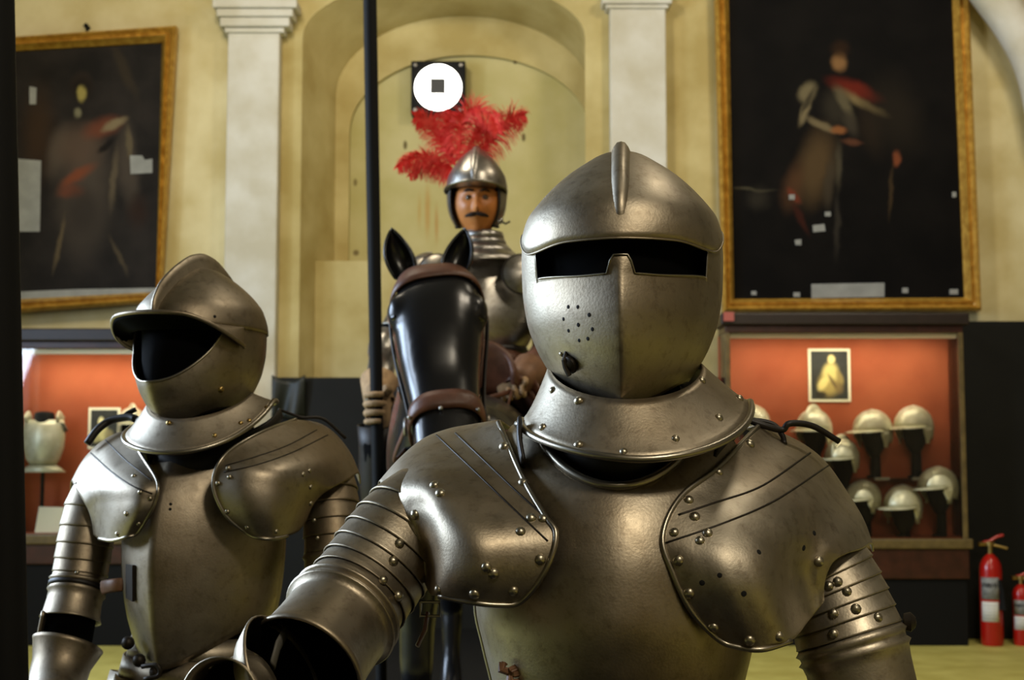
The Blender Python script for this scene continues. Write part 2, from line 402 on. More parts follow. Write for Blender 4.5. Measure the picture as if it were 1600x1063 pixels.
# splayed jambs and soffit of the recess
YB = 9.5; il, ir = X(521, YB), X(926, YB); ic = (il+ir)/2; ia = (ir-il)/2
inn = arch(ic, ia, 130*YB/FPX, P(800, 150, YB).z, 0, YB)
mb = MB(); n = len(out); mb.add(out+inn, [(i, n+i, n+i+1, i+1) for i in range(n-1)])
j = struct('wall_recess_jamb', mb, M_PLASTERY, smooth=True)
# back of the recess with a blind arch
bl, br = X(543, YB), X(922, YB); bc = (bl+br)/2; ba = (br-bl)/2
zsill = P(800, 408, 9.22).z
blind = arch(bc, ba, P(800, 86, YB).z-P(800, 205, YB).z, P(800, 205, YB).z, zsill-0.1, YB)
mb = MB(); wall_above(mb, blind, il-0.3, ir+0.3, CEIL); struct('wall_recess_back', mb, M_PLASTERY)
mb = MB(); b2 = [Vector((p.x, YB+0.03, p.z)) for p in blind]; n = len(blind)
mb.add(blind+b2, [(i, n+i, n+i+1, i+1) for i in range(n-1)])
mb.add(b2, [tuple(range(len(b2)-1, -1, -1))])
M_NICHE = painted('niche_plaster', (192, 182, 132), [
    (668, 330, 7, 62, 0, (176, 128, 58), 0.9, .6), (682, 350, 5, 45, 0, (170, 120, 56), .9, .6), (655, 330, 5, 40, 0, (176, 140, 70), .9, .5),
    (633, 227, 4, 9, 0, (92, 80, 46), .4, .9), (818, 215, 4, 8, 0, (92, 80, 46), .4, .9), (555, 285, 4, 8, 0, (110, 96, 56), .5, .8),
    (805, 97, 4, 4, 0, (92, 76, 40), .4, .9), (556, 395, 6, 6, 0, (96, 80, 50), .5, .8)], YB+.03, .85, (176, 166, 108), 3.0, .01)
struct('wall_blind_arch', mb, M_NICHE)
struct('trim_sill', MB().box((xl-0.02, 9.22, 0), (xr+0.02, YB+0.02, zsill)), M_PLASTERY)
# pilasters
def pilaster(nm, px0, px1, caps):
    Y = 8.9; m = MB(); ztop = Zp(caps[-1][3], Y)
    m.box((X(px0, Y), Y, 0), (X(px1, Y), 9.02, ztop)); o = struct(nm, m, M_PLASTERW, bevel=0.01)
    for a, b, y1, y0 in caps:
        d = (px0-a)/FPX*Y
        c = MB().box((X(a, Y-d), Y-d*0.8, Zp(y1, Y)), (X(b, Y-d), 9.02, Zp(y0, Y))).build('capital_moulding', M_PLASTERW, o, True, False, 0.008)
    return o
pilaster('trim_1', 348, 430, [(342, 437, 52, 44), (334, 445, 44, 30), (328, 450, 30, 18), (321, 456, 18, 4), (330, 448, 4, -160)])
pilaster('trim_2', 956, 1045, [(950, 1050, 14, 8), (944, 1056, 8, -6), (952, 1048, -6, -160)])
# vault rib, upper right corner
rp = smooth_path([P(1490, -90, 8.75), P(1545, -15, 8.75), P(1585, 40, 8.75), P(1618, 105, 8.75), P(1640, 200, 8.75)], 20)
v, f = sweep(rp, 0.13, 10); o = mesh_obj('trim_3', v, f, M_PLASTERW); o['kind'] = 'structure'; o['label'] = 'white vault rib above the right corner'
# dark boards along the foot of the wall
struct('trim_dado_middle', MB().box((X(424, 8.85), 8.88, 0), (X(1130, 8.85), 8.96, Zp(590, 8.88))), M_DADO, bevel=0.006)
struct('trim_dado_right', MB().box((X(1500, 8.9), 8.9, 0), (XR, 8.98, Zp(502, 8.9))), M_DADO, bevel=0.006)
struct('trim_dado_left', MB().box((XL, 8.9, 0), (X(60, 8.9), 8.98, Zp(885, 8.9))), M_DADO)
# black cloth hung over the board
g = []
for i in range(9):
    t = i/8; g.append([])
    for k in range(17):
        u = k/16; px = 425+52*u; py = 586+68*t+9*math.sin(math.pi*u)*(1-t)
        g[-1].append(P(px, py, 8.84-0.02*math.sin(u*9+2*t)*(0.3+t)))
o = grid_obj('draped_cloth', g, M_DADOG, None, thick=0.004); tag(o, 'dark green cloth hung over the board beside the left pilaster', 'cloth')

struct('floor_dark_sheet', MB().box((-1.9, -1.5, 0), (1.7, 3.5, .006)), mat('dark_floor_sheet', (34, 32, 30), .95, 0, .1, .3, 40), label='unseen dark sheet added under the two suits to cut floor bounce')  # unseen sheet added to darken what the lower armour reflects
struct('floor_platform', MB().box((-1.35, 4.0, 0), (.75, 8.45, .12)), M_BLACK, bevel=.01, label='low black platform under the horse')
# ------------------------------------------------------------------ wall lamp
lc = P(685, 139, 9.44); h = 43*9.44/FPX
t = thing('wall_lamp', 'square black wall lamp with a glowing white disc above the red plume', 'lamp', lc)
lm = MB().box((lc.x-h, 9.40, lc.z-h), (lc.x+h, 9.525, lc.z+h)).build('housing', M_BLACK, t, True, False, 0.006)
M_DISC = emit('lamp_glow', (255, 252, 240), 9.0)
MB().lathe([(0, 0.03), (0.12, 0.026), (0.156, 0.012), (0.16, 0)], (lc.x, 9.40, lc.z), 32, (0, -1, 0)).build('diffuser', M_DISC, t)
e = 0.052; M_ELEM = mat('grey_lamp_core', (70, 70, 72), .7)
core = MB().box((lc.x-e, 9.355, lc.z-e), (lc.x+e, 9.395, lc.z+e)).build('lamp_core', M_ELEM, t, True, False, 0.003)
for a in (-1, 1):
    for b in (-1, 1):
        MB().lathe([(.012, 0), (.012, .006), (0, .009)], (lc.x+a*h*.84, 9.40, lc.z+b*h*.84), 10, (0, -1, 0)).build('screw', M_STEEL3, t)

# ------------------------------------------------------------------ paintings
def frame_painting(name, label, corners, inner, Y, strokes, tissue, base, base2):
    c0 = P(*[sum(c[k] for c in corners)/4 for k in (0, 1)], Y)
    t = thing(name, label, 'painting', P((corners[2][0]+corners[3][0])/2, corners[2][1], Y))
    names = ('frame_rail', 'frame_stile', 'frame_rail', 'frame_stile')
    for k in range(4):
        a, b = corners[k], corners[(k+1) % 4]; c, d = inner[(k+1) % 4], inner[k]
        prof = [(0, 0.0), (0.0, -0.07), (0.18, -0.09), (0.34, -0.06), (0.5, -0.05), (0.66, -0.075), (0.8, -0.05), (1.0, -0.025), (1.0, 0.0)]
        vv = []; 
        for s, dy in prof:
            p = [a[i]+(d[i]-a[i])*s for i in (0, 1)]; q = [b[i]+(c[i]-b[i])*s for i in (0, 1)]
            vv += [P(p[0], p[1], Y)+Vector((0, dy, 0)), P(q[0], q[1], Y)+Vector((0, dy, 0))]
        n = len(prof); ff = [(2*i, 2*i+1, 2*i+3, 2*i+2) for i in range(n-1)] + [tuple(2*i for i in range(n))[::-1], tuple(2*i+1 for i in range(n))]
        mesh_obj(names[k], vv, ff, M_GILT, t, True, True, 0, 0, 30)
    m = painted(name+'_paint', base, strokes, Y-0.02, .6, base2, 4.0, .05, .06)
    q = [P(x, y, Y-0.02) for x, y in inner]; q2 = [p+Vector((0, 0.018, 0)) for p in q]
    mesh_obj('canvas', q+q2, [(0, 3, 2, 1), (4, 5, 6, 7), (0, 1, 5, 4), (1, 2, 6, 5), (2, 3, 7, 6), (3, 0, 4, 7)], m, t, True, False)
    for pts in tissue:
        q = [P(x, y, Y-0.026) for x, y in pts]; q2 = [p+Vector((0, 0.006, 0)) for p in q]; k = len(q)
        mesh_obj('tissue_patch', q+q2, [tuple(range(k))[::-1], tuple(range(k, 2*k))] + [(i, (i+1) % k, k+(i+1) % k, k+i) for i in range(k)], M_TISSUE, t, True, False)
    return t
frame_painting('portrait_painting', 'dark gilt-framed portrait of a robed standing figure, left of the white pilaster',
    [(-70, 69), (279, 45), (254, 473), (-70, 497)], [(-58, 86), (254, 68), (246, 458), (-58, 474)][0:1] + [(254, 68), (245, 457), (-58, 473)], 8.96, [
    (60, 210, 40, 110, 0, (62, 46, 32), .9, .7), (195, 110, 14, 70, -25, (58, 50, 38), .8, .6),
    (92, 235, 26, 62, 14, (84, 74, 64), .8, .85), (200, 260, 24, 95, -6, (72, 64, 56), .8, .85), (127, 132, 22, 30, 0, (58, 48, 40), .8, .9), (130, 300, 62, 140, 0, (74, 66, 58), .8, .9), (125, 230, 50, 55, 10, (88, 72, 60), .8, .8), (160, 200, 46, 22, -20, (108, 62, 44), .8, .8),
    (120, 275, 44, 14, -35, (122, 66, 42), .8, .85), (110, 300, 30, 16, -10, (110, 62, 44), .8, .7), (178, 195, 30, 10, -25, (124, 112, 86), .7, .9),
    (202, 225, 8, 40, -8, (96, 86, 66), .8, .8), (178, 280, 9, 70, 4, (92, 82, 66), .8, .8), (92, 380, 6, 60, 9, (92, 80, 60), .7, .8), (185, 400, 6, 45, -25, (80, 70, 54), .8, .7),
    (165, 228, 22, 6, -40, (24, 22, 20), .6, .9), (127, 135, 26, 30, 0, (30, 26, 22), .7, .9), (127, 145, 10, 17, 0, (150, 138, 78), .6, .95), (121, 176, 8, 12, 0, (120, 116, 92), .7, .9),
    (130, 330, 40, 60, 0, (38, 34, 32), .8, .6), (215, 330, 26, 40, 0, (46, 30, 22), .9, .6)],
    [[(24, 248), (64, 251), (62, 362), (24, 362)], [(203, 243), (222, 243), (226, 250), (238, 248), (238, 270), (204, 272)], [(46, 135), (57, 137), (56, 163), (46, 163)], [(26, 456), (120, 452), (245, 450), (245, 457), (120, 463), (26, 471)]],
    (44, 40, 37), (30, 28, 26))
hook = thing('picture_hook', 'small dark iron picture hook above the left painting', 'hook', P(136, 46, 8.96))
MB().tube([P(136, 40, 8.99), P(136, 48, 8.93), P(140, 56, 8.93), P(134, 58, 8.93)], 0.008).build('hook_bar', M_BLACK, hook)
MB().tube([P(133, 38, 8.99), P(139, 46, 8.99)], 0.014).build('hook_plate', M_BLACK, hook)
frame_painting('portrait_painting', 'dark gilt-framed portrait of an armoured standing figure, right of the near helmet',
    [(1112, -120), (1504, -120), (1528, 487), (1128, 489)], [(1136, -100), (1482, -100), (1505, 466), (1146, 468)], 8.96, [
    (1275, 260, 40, 90, 12, (86, 68, 44), .8, .8), (1335, 140, 60, 20, 20, (104, 34, 22), .8, .85), (1345, 160, 60, 12, 28, (128, 112, 76), .8, .8),
    (1308, 170, 34, 46, -18, (46, 42, 34), .8, .9), (1296, 285, 13, 60, 6, (62, 54, 42), .8, .8), (1360, 200, 30, 70, -12, (38, 30, 22), .9, .8), (1262, 145, 18, 24, 30, (112, 102, 76), .7, .9), (1258, 175, 10, 32, 22, (120, 108, 80), .7, .9), (1284, 195, 36, 9, 26, (112, 100, 74), .7, .9), (1262, 160, 6, 34, 25, (40, 36, 28), .7, .8),
    (1318, 160, 12, 40, -25, (96, 88, 66), .8, .8), (1330, 195, 16, 30, -20, (60, 54, 44), .8, .8), (1310, 204, 18, 9, 8, (132, 84, 48), .7, .9), (1330, 222, 24, 7, 4, (92, 58, 40), .8, .8),
    (1310, 260, 9, 50, 0, (72, 66, 52), .8, .8), (1308, 350, 8, 70, 2, (48, 44, 38), .8, .8), (1400, 248, 9, 18, 8, (124, 68, 42), .7, .9), (1392, 300, 5, 60, 4, (66, 52, 34), .8, .7),
    (1240, 290, 24, 60, 14, (88, 60, 38), .9, .6), (1175, 296, 50, 4, 4, (70, 66, 50), .8, .8), (1185, 310, 26, 30, 10, (50, 46, 38), .9, .6), (1240, 305, 8, 20, -40, (112, 50, 34), .8, .8), (1250, 340, 8, 40, -25, (60, 28, 20), .8, .7),
    (1312, 96, 16, 22, 0, (140, 104, 66), .7, .8), (1312, 76, 22, 20, 0, (44, 28, 16), .8, .8), (1400, 180, 60, 100, -15, (40, 34, 26), .9, .6)],
    [[(1268, 444), (1382, 442), (1382, 464), (1268, 466)], [(1270, 352), (1288, 350), (1290, 361), (1271, 363)], [(1289, 331), (1298, 331), (1298, 338), (1289, 338)], [(1242, 375), (1252, 374), (1252, 383), (1243, 383)],
     [(1410, 450), (1419, 450), (1419, 458), (1410, 458)], [(1174, 455), (1182, 455), (1182, 461), (1174, 461)], [(1488, 300), (1494, 300), (1494, 308), (1488, 308)], [(1484, 452), (1497, 452), (1497, 460), (1484, 460)],
     [(1233, 304), (1242, 304), (1242, 312), (1233, 312)], [(1240, 457), (1250, 457), (1250, 464), (1240, 464)]],
    (17, 15, 14), (10, 9, 9))

# ------------------------------------------------------------------ display cases
def case(name, label, px0, px1, pytop, pyback0, pyback1, pybase, post, lampw):
    Yf, Yb = 8.58, 8.88; x0, x1 = X(px0, Yf), X(px1, Yf); t = thing(name, label, 'display case', ((x0+x1)/2, 8.75, 0))
    zt = Zp(pytop, Yf); zc = Zp(pyback0, Yf); zf = Zp(pyback1, Yf); zb = Zp(pybase, Yf); p = post
    MB().box((x0-.03, Yf-.04, zc+.045), (x1+.03, Yb, zt)).build('cornice', M_DARKWOOD, t, True, False, 0.008)
    MB().box((x0, Yf, zc), (x1, Yb, zc+.045)).build('top_rail', M_MAHOG, t, True, False, 0.005)
    MB().box((x0, Yb-.02, zf), (x1, Yb, zc)).build('back_panel', M_ORANGE, t, True, False)
    for x in (x0, x1-p): MB().box((x, Yf, zf), (x+p, Yf+p, zc)).build('corner_post', M_OAK, t, True, False, 0.003)
    for x in (x0+.005, x1-.011): MB().box((x, Yf+p, zf), (x+.006, Yb-.02, zc)).build('side_pane', M_GLASS, t, True, False)
    MB().box((x0+p, Yf+.008, zf), (x1-p, Yf+.014, zc)).build('front_pane', M_GLASS, t, True, False)
    MB().box((x0-.02, Yf-.03, zf-.06), (x1+.02, Yb, zf)).build('sill_rail', M_OAK, t, True, False, 0.008)
    MB().box((x0+.01, Yf+.02, zf), (x1-.01, Yb-.02, zf+.006)).build('floor_cloth', M_ORANGE, t, True, False)
    MB().box((x0, Yf-.01, zb), (x1, Yb, zf-.06)).build('plinth_rail', M_MAHOG, t, True, False, 0.006)
    MB().box((x0+.01, Yf+.01, 0), (x1-.01, Yb, zb)).build('base_cabinet', M_BLACK, t, True, False, 0.006)
    MB().box((x0+p, Yf+.03, zc-.03), (x1-p, Yf+.07, zc)).build('lamp_strip', M_PAPER, t, True, False)
    area('case_lamp', ((x0+x1)/2, Yf+.07, zc-.04), ((x0+x1)/2, Yb, (zf*.6+zc*.4)), x1-x0-.2, 0.04, lampw, (1, .9, .68))
    return t, x0, x1, Yf, Yb, zf, zc
cs, cx0, cx1, Yf, Yb, zf, zc = case('display_case', 'display case of helmets with orange back, under the right painting', 1133, 1505, 490, 520, 842, 905, 0.03, 5.4)
MB().box((X(1131, 8.53), 8.52, Zp(502, 8.53)), (X(1147, 8.53), 8.536, Zp(488, 8.53))).build('paper_tag', mat('pink_tag', (170, 90, 80), .7), cs, True, False)
zsh = P(800, 747, 8.74).z
SH = MB().box((cx0+.03, 8.69, zsh-.012), (cx1-.04, 8.855, zsh)).build('glass_shelf', M_GLASS, cs, True, False)
for a, b in ((1150, 1180), (1362, 1385), (1420, 1452)):
    MB().box((X(a, 8.68), 8.675, zsh-.014), (X(b, 8.68), 8.69, zsh+.004)).build('shelf_clip', M_STEEL3, cs, True, False)
cs2, lx0, lx1, *_ = case('display_case', 'display case with a breastplate and orange back, behind the left suit', 0, 345, 514, 545, 835, 882, 0.03, 5.4)

def picture(name, label, x0, y0, x1, y1, strokes):
    Y = 8.852; m = painted(name+'_print', (52, 54, 48), strokes, Y, .6, (40, 42, 38), 12, .02)
    t = thing(name, label, 'picture', P((x0+x1)/2, y1, Y))
    a, b = P(x0, y1, Y), P(x1, y0, Y); b_ = 4*Y/FPX
    MB().box((a.x, Y, a.z), (b.x, Y+.008, b.z)).build('mount', M_PAPER, t, True, False)
    MB().box((a.x+b_, Y-.002, a.z+b_), (b.x-b_, Y+.001, b.z-b_)).build('print', m, t, True, False)
cr_ = (222, 206, 130)
picture('engraved_portrait', 'small cream-bordered engraving of a seated knight in the helmet case', 1264, 545, 1328, 628,
    [(1296, 600, 24, 26, 0, (170, 150, 84), .6, .9), (1297, 582, 17, 20, 15, (214, 196, 120), .6, .95), (1299, 562, 7, 9, 0, (226, 210, 140), .5, 1), (1286, 600, 9, 16, 30, (226, 208, 130), .6, .9), (1310, 606, 10, 14, -20, (120, 100, 60), .7, .8), (1283, 617, 12, 6, 0, (40, 34, 24), .6, .9), (1300, 596, 4, 18, -30, (90, 74, 44), .6, .8), (1312, 590, 6, 16, -20, (150, 132, 76), .6, .8)])
picture('engraved_portrait', 'small cream-bordered engraving of a pale figure in the breastplate case', 137, 637, 188, 702,
    [(160, 676, 12, 20, 0, (214, 206, 140), .6, .95), (158, 658, 6, 9, 0, (226, 218, 160), .5, 1), (170, 680, 10, 12, 0, (150, 140, 96), .6, .8), (150, 685, 8, 10, 0, (190, 180, 120), .6, .8)])
# white card
c = thing('information_card', 'blank-looking cream card leaning in the breastplate case', 'card', P(77, 833, 8.66))
q = [P(54, 833, 8.64), P(100, 833, 8.64), P(102, 793, 8.72), P(61, 792, 8.72)]; q2 = [p+Vector((0, .004, -.003)) for p in q]
mesh_obj('card_sheet', q+q2, [(0, 1, 2, 3), (7, 6, 5, 4), (0, 4, 5, 1), (1, 5, 6, 2), (2, 6, 7, 3), (3, 7, 4, 0)], M_PAPER, c, True, False)
q = [P(78, 833, 8.73), P(82, 833, 8.73), P(82, 800, 8.715), P(78, 800, 8.715)]; q2 = [p+Vector((0, .01, 0)) for p in q]
mesh_obj('card_prop', q+q2, [(0, 1, 2, 3), (7, 6, 5, 4), (0, 4, 5, 1), (1, 5, 6, 2), (2, 6, 7, 3), (3, 7, 4, 0)], M_PAPER, c, True, False)
# breastplate on its stand
def torso_grid(w, d, zs_, q, nt=32, c=(0, 0), full=True):
    G = []
    for z, ww, df, db in zs_:
        r = []
        for k in range(nt):
            a = -math.pi+2*math.pi*k/nt; s = math.sin(a)
            y = -df*max(0, 1-abs(s)**q)**.5 if math.cos(a) > 0 else db*abs(math.cos(a))
            r.append(Vector((c[0]+ww*s*w, c[1]+y*d, z)))
        G.append(r)
    return G
bp = P(65, 742, 8.72); kk = 8.72/FPX; base_z = zf
t = thing('cased_breastplate', 'pale steel breastplate standing in the left display case', 'breastplate', (bp.x, 8.72, base_z))
zz = lambda py: P(65, py, 8.72).z
o = grid_obj('plate', torso_grid(1, 1, [(zz(727), 20*kk, .06, .05), (zz(718), 26*kk, .08, .05), (zz(700), 32*kk, .095, .05), (zz(680), 34*kk, .09, .05), (zz(665), 33*kk, .07, .05), (zz(656), 31*kk, .05, .045)], 1.5, 32, (bp.x, 8.74)), M_PALE, t, True, .003, (bp.x, 8.74, bp.z))
grid_obj('waist_flange', torso_grid(1, 1, [(zz(738), 36*kk, .085, .06), (zz(731), 28*kk, .07, .055), (zz(727), 21*kk, .06, .05)], 1.6, 32, (bp.x, 8.74)), M_PALE, t, True, .003, (bp.x, 8.74, bp.z))
for sd in (-1, 1): tube_obj('shoulder_strap', smooth_path([(bp.x+sd*.10, 8.69, zz(657)), (bp.x+sd*.088, 8.73, zz(649)), (bp.x+sd*.10, 8.78, zz(657))], 10), .03, M_PALE, t, 8, True, .35)
MB().lathe([(.06, zz(668)), (.062, zz(650)), (.055, zz(645)), (.03, zz(643))], (bp.x, 8.74, 0), 20).build('neck_post_top', M_BLACK, t)
MB().lathe([(.012, base_z+.02), (.012, zz(652))], (bp.x, 8.74, 0), 12).build('stand_post', M_BLACK, t)
MB().lathe([(.06, base_z+.006), (.06, base_z+.02), (.02, base_z+.03)], (bp.x, 8.74, 0), 20).build('stand_base', M_BLACK, t)
grid_obj('shoulder_plate', [[P(90+a, 658+b, 8.74+c_) for a, b, c_ in r] for r in ([(0, 0, -.03), (10, 4, -.035), (14, 14, -.03)], [(0, 2, 0), (12, 6, 0), (17, 16, 0)], [(0, 4, .04), (10, 8, .04), (13, 16, .04)])], mat('grey_case_steel', (110, 116, 110), .4, .8), t, thick=.003)

# ------------------------------------------------------------------ helmets in the case
HP = [(.13, .004, .006, .006), (.123, .03, .036, .036), (.11, .056, .068, .064), (.085, .082, .102, .096), (.05, .1, .124, .12), (.02, .106, .132, .128), (0, .108, .135, .13), (-.03, .106, .13, .128), (-.075, .098, .05, .12)]
def cased_helmet_meshes():
    P_ = {}
    def pt(a, z, off=0):
        ww, df, db = (interp(HP, z, c)+off for c in (1, 2, 3)); s = math.sin(a); c = math.cos(a)
        return Vector((ww*s, -(df if c > 0 else db)*c, z))
    G = []
    for i in range(9):
        v = i/8; r = []
        for k in range(28):
            a = -math.pi+2*math.pi*k/28
            zb = 0 if abs(a) < 1.35 else -.07*min(1, (abs(a)-1.35)/.5)
            r.append(pt(a, zb+(.13-zb)*math.sin(v*math.pi/2)))
        G.append(r)
    P_['bowl'] = (G, True, None)
    B = []
    for j in range(4):
        r = []
        for k in range(15):
            a = -1.35+2.7*k/14; b = pt(a, 0); d = Vector((b.x, b.y, 0)).normalized(); L = .06*max(0, math.cos(a/1.35*math.pi/2))**.7*j/3
            r.append(b+d*L+Vector((0, 0, -.25*L)))
        B.append(r)
    P_['peak'] = (B, False, None)
    return P_, pt
CH, CHpt = cased_helmet_meshes()
comb = []
for k in range(17):
    a = k/16*math.pi; y = -.135*math.cos(a); z = .13*math.sin(a)**.8
    n = Vector((0, -math.cos(a)/1.1, math.sin(a))).normalized(); hh = .028*math.sin(a)**.6
    c = Vector((0, y*.97, max(z, .0)))
    comb.append([c+Vector((-.01, 0, 0))-n*.01, c+Vector((-.004, 0, 0))+n*hh, c+Vector((.004, 0, 0))+n*hh, c+Vector((.01, 0, 0))-n*.01])
def cased_helmet(label, px, py, Y, yaw, s, group, comb_on=True, foot=None):
    p = P(px, py, Y); t = thing('display_helmet', label, 'helmet', p, yaw, group)
    G, cl, _ = CH['bowl']; grid_obj('bowl', [[q*s for q in r] for r in G], M_PALE, t, True, .003, (0, 0, .03), False)
    G, cl, _ = CH['peak']; grid_obj('peak', [[q*s for q in r] for r in G], M_PALE, t, False, .004, None, False)
    if comb_on: grid_obj('comb', [[q*s for q in r] for r in comb], M_PALE, t, False, .0, None, False)
    for sd in (-1, 1):
        g = []
        for i in range(5):
            r = []
            for k in range(5):
                a = sd*(1.15+.75*k/4*(1-.35*i/4)); q = CHpt(a, -.005-.09*i/4); r.append(Vector((q.x, q.y*(1 if i < 2 else .9), q.z))*s)
            g.append(r)
        grid_obj('cheek_piece', g, M_PALE, t, False, .003, (0, 0, 0), False)
    st = thing('helmet_stand', 'black stand under the '+label, 'stand', (p.x, p.y, foot), yaw, 'black stands of the cased helmets')
    h = p.z-foot
    MB().lathe([(.045, 0), (.045, .012), (.03, .016)], (0, 0, 0), 16).build('stand_base', M_BLACK, st, False)
    MB().lathe([(.032, .01), (.03, max(h-.12, .015))], (0, .02, 0), 12).build('stand_post', M_BLACK, st, False)
    MB().lathe([(.03, h-.16), (.06*s, h-.1), (.075*s, h-.04), (.075*s, h+.02), (.05*s, h+.06), (0, h+.075)], (0, .01, 0), 16).build('head_block', M_BLACK, st, False)
R_ = math.radians; gname = 'helmets in the right display case'
shelf = zsh
cased_helmet('pale helmet half hidden behind the near gorget, leftmost in the case', 1176, 664, 8.76, R_(-40), .98, gname, False, shelf)
cased_helmet('pale combed helmet below the engraving, above the dark lace', 1272, 672, 8.76, R_(-35), 1.02, gname, True, shelf)
cased_helmet('pale helmet with long peak, left of the top right pair', 1364, 674, 8.76, R_(-50), 1.06, gname, False, shelf)
cased_helmet('pale helmet at the top right end of the case', 1428, 668, 8.76, R_(-48), 1.06, gname, False, shelf)
cased_helmet('pale pointed helmet touching the tip of the dark lace', 1316, 716, 8.68, R_(-40), .94, gname, True, zf+.006)
cased_helmet('pale helmet lowest and nearest the steel shoulder', 1349, 780, 8.68, R_(-60), .92, gname, False, zf+.006)
cased_helmet('pale helmet at the bottom middle of the case', 1411, 792, 8.67, R_(-42), 1.05, gname, False, zf+.006)
cased_helmet('pale helmet at the lower right end of the case', 1466, 762, 8.68, R_(-62), 1.02, gname, False, zf+.006)
cased_helmet('pale helmet half hidden behind the left shoulder strap', 206, 662, 8.76, R_(30), .8, None, True, zf+.006)

# ------------------------------------------------------------------ fire extinguishers
def extinguisher(label, px, py, Y, H, R, horn):
    p = P(px, py, Y); p.z = 0; t = thing('fire_extinguisher', label, 'extinguisher', p, 0, None)
    MB().lathe([(R*.9, 0), (R, .015), (R, H*.68), (R*.93, H*.735), (R*.7, H*.785), (R*.36, H*.82), (R*.24, H*.83)], (0, 0, 0), 24).build('cylinder', M_RED, t, False)
    vl = MB().lathe([(R*.24, H*.825), (R*.24, H*.90), (R*.4, H*.90), (R*.4, H*.94), (R*.2, H*.945), (0, H*.95)], (0, 0, 0), 14).build('valve', M_BRASS, t, False)
    MB().tube([(-R*.2, 0, H*.915), (R*.5, -.01, H*.905), (R*1.5, -.02, H*.88)], .009).build('carry_handle', M_BRASS, vl, False)
    MB().tube([(-R*.9, 0, H*.925), (0, 0, H*.945), (R*.6, -.01, H*.985), (R*1.2, -.01, H*1.0)], .009).build('squeeze_lever', M_RED, vl, False)
    MB().tube([(-R*.3, 0, H*.92), (-R*1.1, -.01, H*.918)], .014).build('outlet', M_BRASS, vl, False)
    def band(nm, z0, z1, a0, a1, m):
        g = [[Vector((R*1.006*math.sin(a0+(a1-a0)*k/9), -R*1.006*math.cos(a0+(a1-a0)*k/9), z)) for k in range(10)] for z in (z0, z1)]
        return grid_obj(nm, g, m, t, False, .001, (0, 0, z0), False)
    band('label', H*.22, H*.40, -1.3, .35, M_LABELW); band('label', H*.42, H*.62, -1.3, .45, mat('grey_label', (150, 152, 150), .6, 0, .4, .5, 60))
    band('label_print', H*.53, H*.57, -1.2, .3, M_BLACK).parent = t
    for k in range(5): g = band('label_print', H*(.25+.028*k), H*(.25+.028*k)+.004, -1.1, .1, mat('grey_print', (130, 130, 128), .6))
    if horn:
        MB().tube([(R*.5, -R*.9, H*.6), (R*.75, -R*.85, H*.5), (R*.8, -R*.82, H*.4), (R*.82, -R*.8, H*.33)], [.012, .02, .026, .034]).build('horn', M_BLACK, t, False)
    return t
extinguisher('tall red fire extinguisher with white label beside the helmet case', 1551, 1012, 8.62, .66, .066, True)
extinguisher('shorter red fire extinguisher cut by the right picture edge', 1598, 1016, 8.62, .44, .052, False)

# ------------------------------------------------------------------ dark post at the left edge
pa, pb = P(-16, -40, 1.25), P(6, 1100, 1.25); dirv = (pb-pa).normalized(); k = -pb.z/dirv.z; foot = pb+dirv*k
t = thing('dark_post', 'dark wooden post standing close at the left picture edge', 'post', (foot.x, foot.y, 0))
top = pa-dirv*.9
MB().tube([foot, top], .0215, 12).build('shaft', M_BLACK, t)
MB().lathe([(.07, 0), (.07, .02), (.03, .04)], (foot.x, foot.y, 0), 16).build('foot_disc', M_BLACK, t)
# ------------------------------------------------------------------ helmets of the suits
SKULL = [(.131, .003, .004, .004), (.126, .022, .028, .03), (.115, .041, .052, .052), (.094, .070, .086, .084), (.063, .100, .121, .118), (.041, .115, .138, .13),
         (0, .1235, .150, .142), (-.04, .1225, .158, .14), (-.08, .117, .164, .13), (-.11, .107, .160, .115), (-.135, .094, .150, .10), (-.16, .076, .134, .09), (-.185, .056, .112, .085)]
class Helm:
    def __init__(s, cx, cy, brow, yaw, tab=SKULL, scale=1.0, keel=1.0, lean=0.0):
        s.c = Vector((cx, cy, brow)); s.R = Matrix.Rotation(lean, 3, 'X'); s.R = Matrix.Rotation(yaw, 3, 'Z') @ s.R; s.tab = tab; s.k = scale; s.keel = keel
    def loc(s, v): return s.c + s.R @ (Vector(v)*s.k)
    def lp(s, t, z, off=0.0):
        ww, df, db = (interp(s.tab, z, c)+off for c in (1, 2, 3)); sn = math.sin(t); cs = math.cos(t)
        if cs > 0:
            q = 2.0 if z > .02 else 2.0-.82*s.keel*min(1, (.02-z)/.06)
            y = -df*max(0.0, 1-abs(sn)**q)**.5
        else: y = db*abs(cs)
        return Vector((ww*sn, y, z))
    def pt(s, t, z, off=0.0): return s.loc(s.lp(t, z, off))
def ss(a, b, x):
    u = min(max((x-a)/(b-a), 0), 1); return u*u*(3-2*u)
def tlist(extra=(), n=72):
    ts = [-math.pi+2*math.pi*k/n for k in range(n)] + list(extra); return sorted(set(round(t, 5) for t in ts))
def shell(name, H, m, parent, zlo, zhi, ts, off, rows=18, thick=.002, top=False, zmid=None):
    G = []
    for i in range(rows+1):
        v = i/rows
        if top: v = math.sin(v*math.pi/2)
        if zmid is not None:
            k = int(rows*.75); f = lambda t: zlo(t)+(zmid-zlo(t))*i/k if i <= k else zmid+(zhi(t)-zmid)*(i-k)/(rows-k)
            G.append([H.pt(t, f(t), off) for t in ts]); continue
        G.append([H.pt(t, zlo(t)+(zhi(t)-zlo(t))*v, off) for t in ts])
    return grid_obj(name, G, m, parent, True, thick, H.c)
